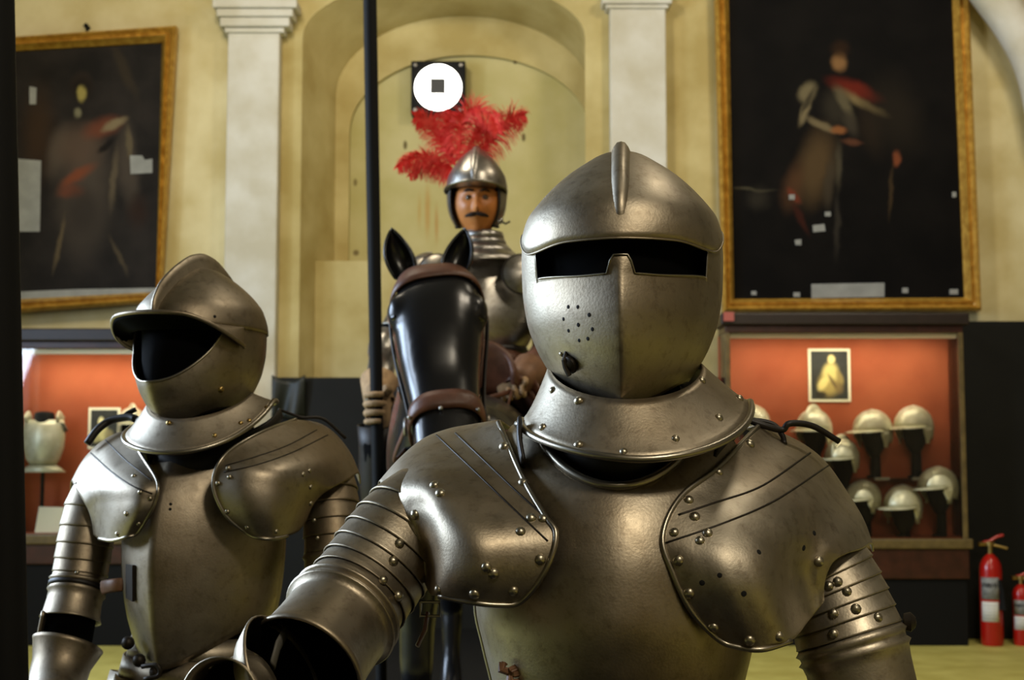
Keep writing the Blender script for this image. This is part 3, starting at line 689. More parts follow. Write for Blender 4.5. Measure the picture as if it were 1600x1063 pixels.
def comb_obj(H, m, parent, z0, z1, hmax, wid, peak=.5, n=40, top=.131):
    """raised ridge over the crown, front z0 to back z1"""
    path = []
    for k in range(n+1):
        u = k/n
        if u < .5:
            v = u/.5; z = z0+(top-z0)*math.sin(v*math.pi/2); path.append(H.lp(0, z))
        else:
            v = (u-.5)/.5; z = top+(z1-top)*(1-math.cos(v*math.pi/2)); path.append(H.lp(math.pi, z))
    G = []
    for k, p in enumerate(path):
        u = k/n; a = path[max(k-1, 0)]; b = path[min(k+1, n)]; t = (b-a).normalized(); nn = Vector((0, -t.z, t.y)); 
        if nn.dot(p-Vector((0, 0, -.02))) < 0: nn = -nn
        e = min(1, u/.16, (1-u)/.16)**.5; h = hmax*e*(1-.35*abs(u-peak)); w_ = wid*(.6+.4*e)
        base = p-nn*.006
        G.append([H.loc(base+Vector((w_*a, 0, 0))+nn*((h+.006)*b)) for a, b in ((-1.7, 0), (-1.2, .3), (-.9, .65), (-.5, .93), (0, 1), (.5, .93), (.9, .65), (1.2, .3), (1.7, 0))])
    return grid_obj('comb', G, m, parent, False, 0, H.c)
def shadow_lining(H, parent, top=.115, bot=-.17, off=-.016):  # black padding that also supplies the shade inside the helmet
    G = [[H.pt(-math.pi+2*math.pi*k/32, bot+(top-bot)*math.sin(i/12*math.pi/2), off) for k in range(32)] for i in range(13)]
    return grid_obj('shadow_lining', G, M_PADSHADE, parent, True, 0, H.c, caps=True)

# ------------------------------------------------------------------ common body plates
def ring(cx, cy, yaw, ww, df, db, z, n=64, q=2.0):
    R = Matrix.Rotation(yaw, 3, 'Z'); out = []
    for k in range(n):
        t = -math.pi+2*math.pi*k/n; s = math.sin(t); c = math.cos(t)
        y = -df*max(0, 1-abs(s)**q)**.5 if c > 0 else db*abs(c)
        out.append(Vector((cx, cy, 0))+R @ Vector((ww*s, y, 0))+Vector((0, 0, z(t) if callable(z) else z)))
    return out
def torso_plates(st, T, cx, cy, yaw, ks, m, q, ztop, zbot):
    """breastplate (front) and backplate from a table (z, half width, front, back)"""
    R = Matrix.Rotation(yaw, 3, 'Z'); c = Vector((cx, cy, 0))
    def pt(t, z):
        ww, df, db = (interp(T, z, k) for k in (1, 2, 3)); s = math.sin(t); cs = math.cos(t)
        y = -df*max(0, 1-abs(s)**q)**.5 if cs > 0 else db*abs(cs)
        return c+R @ Vector((ww*ks*s, y, 0))+Vector((0, 0, z))
    A = R_(97); ctr = (cx, cy, (zbot(0)+ztop(0))/2)
    G = [[pt(t, zbot(t)+(ztop(t)-zbot(t))*i/30) for t in [-A+2*A*k/56 for k in range(57)]] for i in range(31)]
    b = grid_obj('breastplate', G, m, st, False, .003, ctr)
    tb = [A-.05+(2*math.pi-2*A+.1)*k/30 for k in range(31)]
    bk = grid_obj('backplate', [[pt(t, zbot(math.pi)+(ztop(math.pi)-zbot(math.pi))*i/16) for t in tb] for i in range(17)], m, st, False, .003, ctr)
    return b, bk, pt, G
def lower_body(st, cx, cy, yaw, z0, m, ks=1.0):
    """fauld, tassets, legs and stand below the waist"""
    f = [ring(cx, cy, yaw, .135*ks, .13, .12, z0+.02), ring(cx, cy, yaw, .15*ks, .155, .14, z0-.03)]
    for k in range(4):
        zt = z0+.0-.035*k; w0 = .128*ks+.014*k
        grid_obj('fauld_lame', [ring(cx, cy, yaw, w0, w0*.98, w0*.93, zt+.008), ring(cx, cy, yaw, w0+.01, w0*.98+.012, w0*.93+.01, zt-.036)], m, st, True, .002, (cx, cy, zt))
    R = Matrix.Rotation(yaw, 3, 'Z')
    def L(x, y, z): return Vector((cx, cy, 0))+R @ Vector((x, y, 0))+Vector((0, 0, z))
    for s in (-1, 1):
        hx = .095*s*ks
        axis_loft('cuisse', [L(hx, 0, z0-.08), L(hx*1.15, -.02, .62), L(hx*1.2, -.02, .5)], [(0, .085), (.4, .088), (1, .068)], m, st)
        axis_loft('poleyn', [L(hx*1.2, -.02, .53), L(hx*1.2, -.03, .48), L(hx*1.2, -.015, .42)], [(0, .068), (.3, .075), (.5, .08), (.7, .073), (1, .06)], m, st)
        axis_loft('greave', [L(hx*1.2, -.015, .44), L(hx*1.2, .0, .3), L(hx*1.2, .0, .08)], [(0, .06), (.35, .066), (.8, .046), (1, .05)], m, st)
        axis_loft('sabaton', [L(hx*1.2, .05, .05), L(hx*1.25, -.05, .052), L(hx*1.35, -.17, .04)], [(0, .03), (.15, .05), (.6, .05), (.9, .035), (1, .012)], m, st, caps=True)
def doublet(st, cx, cy, yaw, T, ks, z0, z1):
    G = [ring(cx, cy, yaw, max(.02, interp(T, z0+(z1-z0)*i/10, 1)*ks*.86), interp(T, z0+(z1-z0)*i/10, 2)*.74, interp(T, z0+(z1-z0)*i/10, 3)*.86, z0+(z1-z0)*i/10, 32) for i in range(11)]
    G.append(ring(cx, cy, yaw, .09, .07, .09, z1+.04, 32)); G.append(ring(cx, cy, yaw, .075, .07, .08, z1+.12, 32))
    return grid_obj('arming_doublet', G, M_DOUBLET, st, True, 0, (cx, cy, (z0+z1)/2), caps=True)
def lames(st, axis, cuts, r, m, ry=1.0, name='arm_lame', flare=.004):
    out = []
    for a, b in zip(cuts[:-1], cuts[1:]):
        rr = lambda s: cr([(x,) for x in r], s)[0]
        d = (b-a)
        out.append(axis_loft(name, axis, [(a-.25*d, rr(a)-flare*.8), (a, rr(a)-flare*.2), (b-.12*d, rr(b)+flare*.3), (b-.02*d, rr(b)+flare*.55), (b+.02*d, rr(b)+flare*.25)], m, st, 44, .0016, ry=ry))
    return out
def edge_tube(pts, r, m, parent, name='rolled_edge', n=60):
    v, f = sweep(smooth_path(pts, n), r, 8); return mesh_obj(name, v, f, m, parent)

# ================================================================== NEAR SUIT
near = thing('suit_of_armour', 'large foreground suit of armour with closed slit-visored helmet', 'armour', (.135, 1.74, 0))
YH = 1.72
H = Helm((973-800)*YH/FPX, YH, 1.376, R_(-5))
SL = R_(55)
def zsk(t):
    a = abs(t)
    return -.004*ss(.5, .95, a)*1.5 + .036*ss(R_(58), R_(92), a) - .15*ss(R_(100), R_(130), a) - (.010 if abs(a-SL) < .08 else 0)*0
def zvis(t):
    a = abs(t); base = -.040+.004*ss(.3, .9, a)
    if a < SL:
        return base+.021*(1-ss(.075, .13, a))
    return .010+.034*ss(SL, R_(92), a)-.12*ss(R_(104), R_(135), a)
ts = tlist([s*(SL+d) for s in (-1, 1) for d in (-.003, .003)] + [s*x for s in (-1, 1) for x in (.03, .06, .075, .09, .105, .12)], 96)
sk = shell('helmet', H, M_STEEL, near, zsk, lambda t: .131, ts, .003, 24, .0025, True); sk['label'] = 'rounded steel skull of the closed helmet'
vi = shell('visor', H, M_STEEL, sk, lambda t: -.185+.03*ss(.3, 1.4, abs(t)), zvis, ts, .0, 32, .0025, False, -.0425); vi['label'] = 'keeled visor with two eye slits'
comb_obj(H, M_STEEL, sk, .020, -.02, .0125, .0098, .5)
shadow_lining(H, sk)
# turned edges round the sight
tt = [-SL+2*SL*k/60 for k in range(61)]
tube_obj('sight_edge', [H.pt(t, zvis(t), .001) for t in tt], .0012, M_ROLL, sk)
tube_obj('brow_edge', [H.pt(t, zsk(t), .003) for t in [-1.7+3.4*k/70 for k in range(71)]], .0013, M_STEEL, sk)
Z1 = lambda x, y: (760+x/2.416, 200+y/2.416)
rivets([vi], [Z1(*p) for p in ((309, 676), (345, 676), (388, 706), (291, 722), (347, 744), (400, 760), (310, 766), (383, 796), (350, 803))], .0026, M_HOLE, 'breath_hole', .3)
# spring catch on the cheek
h = hit([vi], *Z1(322, 890))
if h:
    p, n = h[0], h[1]
    cb = MB().lathe([(.011, 0), (.011, .004), (.006, .008), (0, .009)], p+n*.001, 14, n); 
    side = n.cross(Vector((0, 0, 1))).normalized()
    cb.tube([p+n*.004+Vector((0, 0, .016))+side*.004, p+n*.012+Vector((0, 0, .008)), p+n*.010, p+n*.006+Vector((0, 0, -.012))-side*.003], .0032)
    cb.build('spring_catch', M_DARKSTEEL, sk)
    rivets([vi], [Z1(283, 855), Z1(318, 905)], .0035, M_RIV)
rivets([sk], [(1133, 372)], .006, M_RIV, 'visor_pivot')
# gorget
gc = (992-800)*1.72/FPX; gy = 1.715
zr = lambda t: 1.128+(.058+.011*math.sin(t))*(1-math.cos(min(abs(t), math.pi/2)))**.9
zu = lambda t: 1.196+.048*(1-math.cos(min(abs(t), math.pi/2)))
G = []
for i in range(9):
    v = i/8; G.append(ring(gc-.012*v, gy, R_(-3), .139+(.093-.139)*v**.8, .165+(.115-.165)*v**.85, .13+(.1-.13)*v, (lambda vv: lambda t: zr(t)+(zu(t)-zr(t))*vv)(v)))
go = grid_obj('gorget', G, M_STEEL, near, True, .0025, (gc, gy, 1.17))
tube_obj('rolled_edge', G[0][8:-7]+[], .0045, M_ROLL, go)
Z3 = lambda x, y: (760+x/2.1129, 560+y/2.1129)
rivets([go], [Z3(*p) for p in ((218, 105), (140, 162), (185, 228), (303, 285), (453, 308), (625, 265), (768, 195), (836, 132), (713, 72), (647, 90), (303, 140))], .0052, M_RIV)
tcx, tcy = (966-800)*1.7/FPX, 1.74
# under collar
G2 = [ring(tcx, gy, 0, .100, .100, .1, lambda t: 1.085+.06*(1-math.cos(min(abs(t), 1.57))), 48), ring(tcx, gy, 0, .100, .106, .1, lambda t: 1.16+.04*(1-math.cos(min(abs(t), 1.57))), 48)]
grid_obj('under_collar', G2, M_LEATHER, near, True, .002, (gc, gy, 1.1))
# torso
TN = [(1.18, .120, .075, .10), (1.14, .150, .115, .12), (1.10, .160, .152, .13), (1.05, .166, .183, .135), (1.0, .172, .198, .13), (.95, .172, .202, .125), (.90, .162, .192, .12), (.85, .150, .175, .118), (.80, .142, .165, .115)]
tcx, tcy = (966-800)*1.7/FPX, 1.74
def ztn(t):
    x = abs(math.sin(t))*.16; return min(1.098+.056*(x/.10)**2.0, 1.17)
bpn, bkn, tpt, TG = torso_plates(near, TN, tcx, tcy, R_(-4), 1.0, M_STEEL, 1.75, ztn, lambda t: .82)
tube_obj('neck_roll', [p+Vector((0, -.002, 0)) for p in TG[-1][8:-8]], .0052, M_ROLL, bpn)
doublet(near, tcx, tcy, 0, TN, 1.0, .80, 1.12)
lower_body(near, tcx, tcy, 0, .83, M_STEEL, 1.15)
# small bow of leather on the breast, and shoulder straps
h = hit([bpn], 802, 1050)
if h:
    p, n = h[0], h[1]; kb = MB()
    for k in range(7):
        a = random.uniform(0, 6.28); kb.tube([p+n*.003, p+n*.013+Vector((.012*math.cos(a), 0, .008*math.sin(a))), p+n*.006+Vector((.022*math.cos(a), 0, .012*math.sin(a)))], .0045, 6)
    kb.build('leather_knot', M_STRAP, bpn)
tube_obj('armhole_edge', [tpt(R_(-88), .82+(1.04-.82)*k/20)+Vector((0, -.002, 0)) for k in range(21)], .004, M_ROLL, bpn)
# pauldron, image left
rowsL = [
 [(800,668,1.82),(779,660,1.74),(818,749,1.625),(851,806,1.575),(868,832,1.56),(861,872,1.553),(838,915,1.557),(811,942,1.567)],
 [(742,670,1.87),(741,667,1.77),(770,745,1.635),(795,800,1.58),(806,840,1.555),(803,880,1.548),(793,915,1.552),(778,946,1.563)],
 [(694,680,1.89),(700,674,1.79),(717,745,1.635),(732,800,1.575),(741,843,1.548),(745,880,1.542),(743,912,1.547),(740,942,1.562)],
 [(655,703,1.89),(660,688,1.79),(670,745,1.64),(684,792,1.592),(691,832,1.573),(693,870,1.568),(691,902,1.57),(686,932,1.582)],
 [(615,752,1.87),(624,716,1.78),(633,755,1.658),(648,795,1.628),(660,830,1.624),(668,866,1.63),(671,900,1.634),(672,929,1.63)],
 [(590,772,1.85),(592,752,1.78),(606,772,1.68),(624,798,1.643),(640,822,1.632),(652,848,1.634),(659,880,1.64),(662,908,1.65)]]
pl = Patch(rowsL); pauL = grid_obj('pauldron', pl.grid(50, 64), M_STEEL, near, False, .0025, P(700, 800, 1.8)); pauL['label'] = 'shoulder plate on the raised arm'
edge_tube([P(*p)+Vector((0, -.001, 0)) for p in rowsL[0][1:]]+[P(*r[-1]) for r in rowsL[1:4]], .0034, M_ROLL, pauL)
seam([pauL], [(682, 680), (740, 735), (800, 793), (856, 846)], .0013, M_DARKSTEEL, pauL)
seam([pauL], [(712, 677), (760, 723), (805, 766), (846, 803)], .0014, M_DARKSTEEL, pauL)
# arm, image left
axL = [P(705, 735, 1.74), P(634, 826, 1.695), P(552, 940, 1.645), P(474, 1044, 1.55)]
cL = [.19, .30, .375, .44, .505, .57, .635, .70]
lamL = lames(near, axL, cL, [.040, .0605, .0615, .063], M_STEEL)
uc = axis_loft('upper_cannon', axL, [(.66, .060), (.695, .0625), (.706, .0680), (.712, .0685), (.720, .0660), (.724, .0622), (.742, .0622), (.748, .0670), (.756, .0698), (.764, .0680), (.770, .0630), (.80, .0622), (.88, .0625), (.95, .064), (.985, .0685), (1.0, .0695), (1.006, .067)], M_STEEL, near, 48, .002)
axis_loft('arm_padding', axL, [(.1, .035), (.5, .052), (.8, .054), (.90, .058)], M_PADSHADE, near, 24, 0, True)
Z2 = lambda x, y: (300+x/2.1133, 560+y/2.1133)
rivets([pauL]+lamL, [Z2(*p) for p in ((800, 418), (820, 445), (735, 517), (685, 612), (665, 670), (632, 732), (582, 803), (640, 830), (683, 785), (630, 895), (812, 765), (932, 780), (1062, 770), (973, 690), (997, 712), (1150, 665), (1085, 572), (1120, 527), (1160, 530), (1095, 410), (1030, 290))], .0062, M_RIV)
# strap inside the elbow, couter and forearm
tube_obj('elbow_strap', [P(426, 1040, 1.51), P(434, 1010, 1.53), P(446, 988, 1.55)], .009, mat('grey_strap', (92, 90, 84), .6), near, 8, True, .3)
axF = [P(446, 1062, 1.518), P(397, 1086, 1.525), P(342, 1098, 1.455)]
co = axis_loft('couter', axF, [(0, .074), (.02, .0745), (.12, .066), (.3, .054), (.5, .047), (.72, .043), (.92, .043), (1.0, .046)], M_STEEL, near, 44, .002)
axis_loft('couter_shade_liner', axF, [(.01, .0705), (.12, .062), (.3, .050), (.5, .043), (.7, .039), (.86, .02)], M_PADSHADE, near, 32, 0)  # black liner added as the shade inside the couter
axis_loft('cannon_shade_liner', axL, [(.85, .0585), (.95, .060), (.985, .064)], M_PADSHADE, near, 32, 0)  # black liner added as the shade inside the cannon mouth
axis_loft('forearm_shade_plug', axF, [(.3, .03), (.8, .038)], M_PADSHADE, near, 20, 0, True)  # black plug added to keep the forearm opening dark
rivets([co], [(330, 1040)], .006, M_RIV)
# buckled strap under the arm
tube_obj('arm_strap', [P(668, 958, 1.66), P(664, 985, 1.655), P(652, 1010, 1.65)], .011, M_BROWNLEATHER, near, 8, True, .25)
bk_ = MB(); bp0 = P(672, 952, 1.652); bk_.tube([bp0+Vector((-.011, 0, .008)), bp0+Vector((.011, 0, .008)), bp0+Vector((.011, 0, -.008)), bp0+Vector((-.011, 0, -.008)), bp0+Vector((-.011, 0, .008))], .002, 6); bk_.build('buckle', M_STEEL3, near)
# pauldron, image right
rowsR = [
 [(1165,668,1.84),(1184,667,1.77),(1124,728,1.64),(1062,778,1.59),(1035,838,1.562),(1050,893,1.553),(1080,955,1.555),(1122,999,1.566)],
 [(1204,682,1.89),(1216,677,1.80),(1172,735,1.66),(1112,785,1.59),(1085,845,1.552),(1095,898,1.540),(1120,955,1.545),(1155,1012,1.561)],
 [(1246,706,1.91),(1258,697,1.81),(1222,748,1.67),(1170,798,1.59),(1146,852,1.546),(1146,902,1.532),(1162,955,1.538),(1192,1015,1.557)],
 [(1284,736,1.91),(1291,724,1.82),(1266,768,1.685),(1228,812,1.61),(1207,858,1.567),(1205,902,1.552),(1213,948,1.556),(1236,1002,1.576)],
 [(1320,782,1.90),(1320,764,1.82),(1300,797,1.70),(1272,832,1.648),(1253,868,1.632),(1250,902,1.634),(1256,938,1.636),(1264,970,1.64)],
 [(1350,824,1.86),(1347,808,1.78),(1330,828,1.70),(1303,850,1.658),(1287,872,1.645),(1280,895,1.645),(1279,922,1.65),(1282,948,1.65)],
 [(1366,862,1.84),(1363,850,1.77),(1347,858,1.705),(1322,866,1.668),(1303,878,1.655),(1293,896,1.652),(1288,918,1.656),(1288,940,1.662)]]
pr = Patch(rowsR); pauR = grid_obj('pauldron', pr.grid(56, 64), M_STEEL, near, False, .0025, P(1230, 820, 1.8)); pauR['label'] = 'shoulder plate over the hanging arm'
edge_tube([P(*p)+Vector((0, -.001, 0)) for p in rowsR[0][1:]]+[P(*r[-1]) for r in rowsR[1:4]], .0034, M_ROLL, pauR)
seam([pauR], [(1040, 849), (1130, 818), (1210, 783), (1294, 728)], .0013, M_DARKSTEEL, pauR)
seam([pauR], [(1060, 805), (1120, 785), (1190, 760), (1266, 708)], .0014, M_DARKSTEEL, pauR)
axR = [P(1235, 770, 1.75), P(1264, 850, 1.75), P(1302, 930, 1.742), P(1336, 1022, 1.73), P(1358, 1110, 1.72)]
cR = [.26, .345, .415, .485, .55, .615, .675]
lamR = lames(near, axR, cR, [.034, .057, .0635, .0645, .0635], M_STEEL)
axis_loft('upper_cannon', axR, [(.66, .062), (.685, .0655), (.70, .0695), (.715, .0655), (.73, .0650), (.745, .0695), (.76, .0655), (.80, .0635), (1.0, .0625), (1.15, .066)], M_STEEL, near, 48, .002)
axis_loft('arm_padding', axR, [(.38, .04), (.5, .054), (1.1, .054)], M_DOUBLET, near, 24, 0, True)
axE = [P(1358, 1110, 1.72), P(1368, 1180, 1.70), P(1362, 1300, 1.62), P(1350, 1380, 1.55)]
axis_loft('vambrace', axE, [(0, .068), (.1, .07), (.3, .058), (.7, .05), (1, .042)], M_STEEL, near, 36, .002)
axis_loft('gauntlet', [P(1350, 1370, 1.56), P(1345, 1420, 1.50), P(1340, 1470, 1.46)], [(0, .055), (.3, .042), (.7, .045), (1, .02)], M_STEEL, near, 24, .002, True)
rivets([pauR]+lamR, [Z3(*p) for p in ((870, 282), (768, 375), (668, 468), (688, 523), (620, 575), (730, 577), (705, 602), (633, 668), (668, 777), (750, 890), (868, 933), (968, 920), (1098, 672), (1160, 738), (1130, 752), (1190, 770), (1145, 843), (1220, 828), (1293, 856), (1145, 910), (1075, 1015))], .0062, M_RIV)
rivets([pauR], [Z3(*p) for p in ((770, 717), (712, 742), (1083, 578), (1048, 627), (850, 778), (900, 640))], .0032, M_HOLE, 'pin_hole', .25)
# side knob on the hanging arm
MB().lathe([(.010, 0), (.012, .008), (.006, .014), (0, .015)], P(1412, 972, 1.72), 12, (1, -.2, 0)).build('side_stud', M_DARKSTEEL, near)
# laces and shoulder straps beside the collar
tube_obj('arming_lace', smooth_path([P(1150, 650, 1.78), P(1190, 664, 1.775), P(1222, 672, 1.78), P(1234, 662, 1.78), P(1270, 666, 1.79), P(1311, 690, 1.80)], 24), .0042, M_LEATHER, near)
tube_obj('arming_lace', smooth_path([P(1160, 655, 1.79), P(1205, 662, 1.79), P(1222, 680, 1.78), P(1226, 694, 1.77)], 18), .0035, M_LEATHER, near)
tube_obj('shoulder_strap', smooth_path([P(812, 660, 1.68), P(812, 690, 1.66), P(818, 725, 1.645)], 10), .012, M_LEATHER, near, 8, True, .3)
tube_obj('shoulder_strap', smooth_path([P(1146, 672, 1.72), P(1128, 700, 1.68), P(1115, 735, 1.655)], 10), .013, M_LEATHER, near, 8, True, .3)

# ================================================================== FAR LEFT SUIT
left = thing('suit_of_armour', 'smaller suit of armour at left with open-faced peaked helmet', 'armour', ((318-800)*2.62/FPX, 2.62, 0))
YH2 = 2.62; H2 = Helm((313-800)*YH2/FPX, YH2, 1.362, R_(-25), keel=.7, scale=.93)
tl = tlist([], 90)
def zbev(t):
    a = abs(t); return -.106+.094*min(1.2, (a/R_(58))**2.4) if a < R_(62) else .006
sk2 = shell('helmet', H2, M_STEEL2, left, lambda t: -.0+.004*math.cos(t), lambda t: .131, tl, .003, 22, .0025, True); sk2['label'] = 'combed skull of the open helmet'
bv = shell('bevor', H2, M_STEEL2, sk2, lambda t: -.185+.03*ss(.3, 1.4, abs(t)), zbev, tl, 0, 24, .0025); bv['label'] = 'chin plate below the open face'
comb_obj(H2, M_STEEL2, sk2, .014, -.03, .030, .0075, .55)
shadow_lining(H2, sk2)
tube_obj('face_edge', [H2.pt(t, zbev(t), .001) for t in [R_(-60)+R_(120)*k/50 for k in range(51)]], .0022, M_ROLL, sk2)
G = []
for j in range(8):
    v = j/7; r = []
    for k in range(41):
        a = R_(-78)+R_(156)*k/40; b = H2.lp(a, .004, .004); d = Vector((b.x, b.y, 0)).normalized(); L = .038*(1-(abs(a)/R_(79))**5)*v
        r.append(H2.loc(b+d*L+Vector((0, 0, .020*v*math.cos(a)-.042*v*v*ss(.35, 1, abs(a)/R_(78))))))
    G.append(r)
pk = grid_obj('peak', G, M_STEEL2, sk2, False, .003, H2.c+Vector((0, 0, -.2)))
grid_obj('peak_dark_underside', [[p+Vector((0, 0, -.0045-.004*(1-j/7))) for p in r] for j, r in enumerate(G)], M_PADSHADE, sk2, False, .001, H2.c+Vector((0, 0, -.2)))  # black sheet added just below the peak to make its underside dark
tube_obj('rolled_edge', G[-1], .0042, M_STEEL2, pk)
Z4 = lambda x, y: (x/2.658, 360+y/2.658)
rivets([sk2], [Z4(770, 340), Z4(892, 358), Z4(645, 358)], .003, M_HOLE, 'rivet_hole', .6)
rivets([bv], [Z4(918, 662)], .0065, M_BRASS)
# gorget
gc2 = (320-800)*2.62/FPX; gy2 = 2.60
zr2 = lambda t: 1.138+(.072+.024*math.sin(t))*(1-math.cos(min(abs(t), math.pi/2)))
zu2 = lambda t: 1.198+.050*(1-math.cos(min(abs(t), math.pi/2)))
G = []
for i in range(9):
    v = i/8; G.append(ring(gc2, gy2, R_(-9), .137+(.094-.137)*v**.8, .152+(.114-.152)*v**.85, .12+(.1-.12)*v, (lambda vv: lambda t: zr2(t)+(zu2(t)-zr2(t))*vv)(v)))
go2 = grid_obj('gorget', G, M_STEEL2, left, True, .0025, (gc2, gy2, 1.17))
tube_obj('rolled_edge', G[0][6:-5], .0045, M_ROLL, go2)
rivets([go2], [Z4(1108, 735), Z4(1035, 790), Z4(892, 852), Z4(700, 800), Z4(1000, 800)], .005, M_BRASS)
grid_obj('under_collar', [ring(gc2, gy2, 0, .09, .09, .09, 1.08, 48), ring(gc2, gy2, 0, .09, .095, .09, lambda t: 1.15+.04*(1-math.cos(min(abs(t), 1.57))), 48)], M_LEATHER, left, True, .002, (gc2, gy2, 1.1))
TL = [(1.18, .110, .075, .10), (1.14, .135, .115, .12), (1.10, .144, .150, .13), (1.05, .149, .175, .135), (1.0, .152, .187, .13), (.95, .151, .192, .125), (.90, .147, .190, .12), (.85, .138, .184, .115), (.80, .122, .172, .11), (.75, .106, .158, .105)]
tcx2, tcy2 = (322-800)*2.62/FPX, 2.64
def ztl(t):
    x = abs(math.sin(t))*.15; return min(1.14+.03*(x/.10)**2.0, 1.17)
bpl, bkl, tpl, TG2 = torso_plates(left, TL, tcx2, tcy2, R_(-17), 1.0, M_STEEL2, 1.16, ztl, lambda t: .76+.07*ss(0, 1.4, abs(t)))
tube_obj('neck_roll', TG2[-1][8:-8], .006, M_ROLL, bpl)
doublet(left, tcx2, tcy2, R_(-17), TL, 1.0, .76, 1.12)
lower_body(left, tcx2, tcy2, R_(-15), .80, M_STEEL2, 1.02)
Z5 = lambda x, y: (x/2.513, 640+y/2.513)
rivets([bpl], [Z5(670, 372), Z5(668, 392)], .003, M_HOLE, 'pin_hole', .3)
# side hinge bracket and strap
h = hit([bpl], *Z5(525, 680))
if h:
    p, n = h[0], h[1]; sd = Vector((1, 0, 0)); sd = (sd-n*sd.dot(n)).normalized(); up = n.cross(sd); up = up if up.z > 0 else -up
    q = []
    for d in (.001, .006): q += [p+n*d+sd*a+up*b for a, b in ((-.022, -.03), (.008, -.032), (.008, .032), (-.022, .03))]
    br_ = mesh_obj('lance_rest_bracket', q, [(3, 2, 1, 0), (4, 5, 6, 7), (0, 1, 5, 4), (1, 2, 6, 5), (2, 3, 7, 6), (3, 0, 4, 7)], M_DARKSTEEL, left, True, False)
    rivets([bpl], [Z5(512, 640), Z5(512, 720)], .006, M_DARKSTEEL)
tube_obj('arm_strap', [P(*Z5(480, 688), 2.52), P(*Z5(440, 692), 2.53), P(*Z5(400, 700), 2.55)], .012, M_STRAP, left, 8, True, .3)
rl = [
 [(215,672,2.74),(203,674,2.65),(219,708,2.54),(246,753,2.462),(242,784,2.452),(230,810,2.456),(214,834,2.47)],
 [(180,682,2.77),(180,680,2.67),(196,714,2.55),(215,752,2.462),(214,783,2.446),(207,812,2.45),(196,840,2.468)],
 [(150,702,2.78),(154,695,2.68),(166,724,2.565),(180,756,2.487),(182,786,2.476),(179,815,2.48),(174,845,2.495)],
 [(127,731,2.78),(130,719,2.68),(138,741,2.59),(148,765,2.54),(154,788,2.532),(156,814,2.535),(155,842,2.545)],
 [(109,768,2.76),(111,752,2.68),(119,765,2.61),(130,783,2.576),(138,798,2.566),(143,815,2.568),(146,836,2.575)]]
pq = Patch(rl); paul = grid_obj('pauldron', pq.grid(40, 48), M_STEEL2, left, False, .0025, P(170, 770, 2.75)); paul['label'] = 'shoulder plate nearest the dark post'
edge_tube([P(*p) for p in rl[0][1:]]+[P(*r[-1]) for r in rl[1:4]], .0034, M_ROLL, paul)
seam([paul], [(165, 688), (195, 718), (220, 738), (238, 752)], .0015, M_DARKSTEEL, paul)
seam([paul], [(142, 708), (175, 738), (208, 760), (238, 772)], .0015, M_DARKSTEEL, paul)
al = [P(165, 735, 2.66), P(146, 785, 2.645), P(133, 850, 2.63), P(124, 905, 2.62), P(114, 950, 2.60), P(104, 1000, 2.58)]
laml = lames(left, al, [.15, .24, .33, .41, .49, .57, .63], [.034, .048, .0505, .049, .050, .052], M_STEEL2, flare=.003)
axis_loft('upper_cannon', al, [(.58, .047), (.60, .050), (.615, .054), (.63, .0505), (.68, .050), (.695, .053), (.71, .0495), (.76, .049), (.84, .051), (.87, .054), (.88, .055)], M_STEEL2, left, 44, .002)
axis_loft('arm_band', al, [(.635, .0515), (.64, .053), (.672, .053), (.677, .0515)], M_LEATHER, left, 40, .001)
axis_loft('arm_padding', al, [(.1, .03), (.5, .043), (1, .045)], M_PADSHADE, left, 24, 0, True)
cl_ = axis_loft('couter', [P(106, 1008, 2.58), P(97, 1036, 2.565), P(86, 1078, 2.53), P(85, 1110, 2.49)], [(0, .064), (.05, .062), (.35, .052), (.6, .05), (.85, .053), (1, .056)], M_STEEL2, left, 44, .002)
axis_loft('vambrace', [P(85, 1100, 2.49), P(100, 1200, 2.40), P(110, 1280, 2.33)], [(0, .05), (.3, .05), (1, .038)], M_STEEL2, left, 32, .002)
tube_obj('elbow_hinge', smooth_path([P(70, 955, 2.56), P(64, 985, 2.56), P(60, 1012, 2.56)], 8), .012, M_STEEL2, cl_, 8, True, .4)
rr_ = [
 [(440,662,2.74),(462,656,2.66),(405,677,2.53),(352,711,2.462),(333,755,2.447),(351,803,2.448),(384,832,2.46)],
 [(480,664,2.77),(487,660,2.68),(440,690,2.54),(396,720,2.452),(380,756,2.43),(388,800,2.43),(406,841,2.45)],
 [(508,676,2.78),(509,668,2.69),(476,700,2.555),(441,730,2.462),(426,763,2.44),(426,802,2.44),(428,842,2.458)],
 [(533,697,2.78),(530,686,2.70),(505,712,2.575),(478,740,2.50),(460,769,2.476),(454,802,2.477),(449,838,2.49)],
 [(551,726,2.77),(548,710,2.69),(528,729,2.595),(503,752,2.54),(483,775,2.52),(474,800,2.52),(467,830,2.53)],
 [(564,756,2.74),(561,740,2.68),(545,749,2.61),(522,761,2.565),(501,775,2.552),(488,792,2.55),(479,814,2.555)]]
pw = Patch(rr_); paur = grid_obj('pauldron', pw.grid(46, 48), M_STEEL2, left, False, .0025, P(450, 760, 2.75)); paur['label'] = 'shoulder plate with rounded wing'
edge_tube([P(*p) for p in rr_[0][1:]]+[P(*r[-1]) for r in rr_[1:4]], .0034, M_ROLL, paur)
seam([paur], [(350, 738), (400, 727), (455, 708), (512, 680)], .0013, M_DARKSTEEL, paur)
seam([paur], [(352, 728), (400, 714), (450, 696), (495, 672)], .0013, M_DARKSTEEL, paur)
ar = [P(500, 705, 2.67), P(512, 750, 2.655), P(518, 810, 2.635), P(520, 880, 2.62), P(516, 960, 2.60)]
lamr = lames(left, ar, [.14, .24, .34, .43, .52, .61, .70], [.036, .050, .053, .051, .050], M_STEEL2, flare=.004)
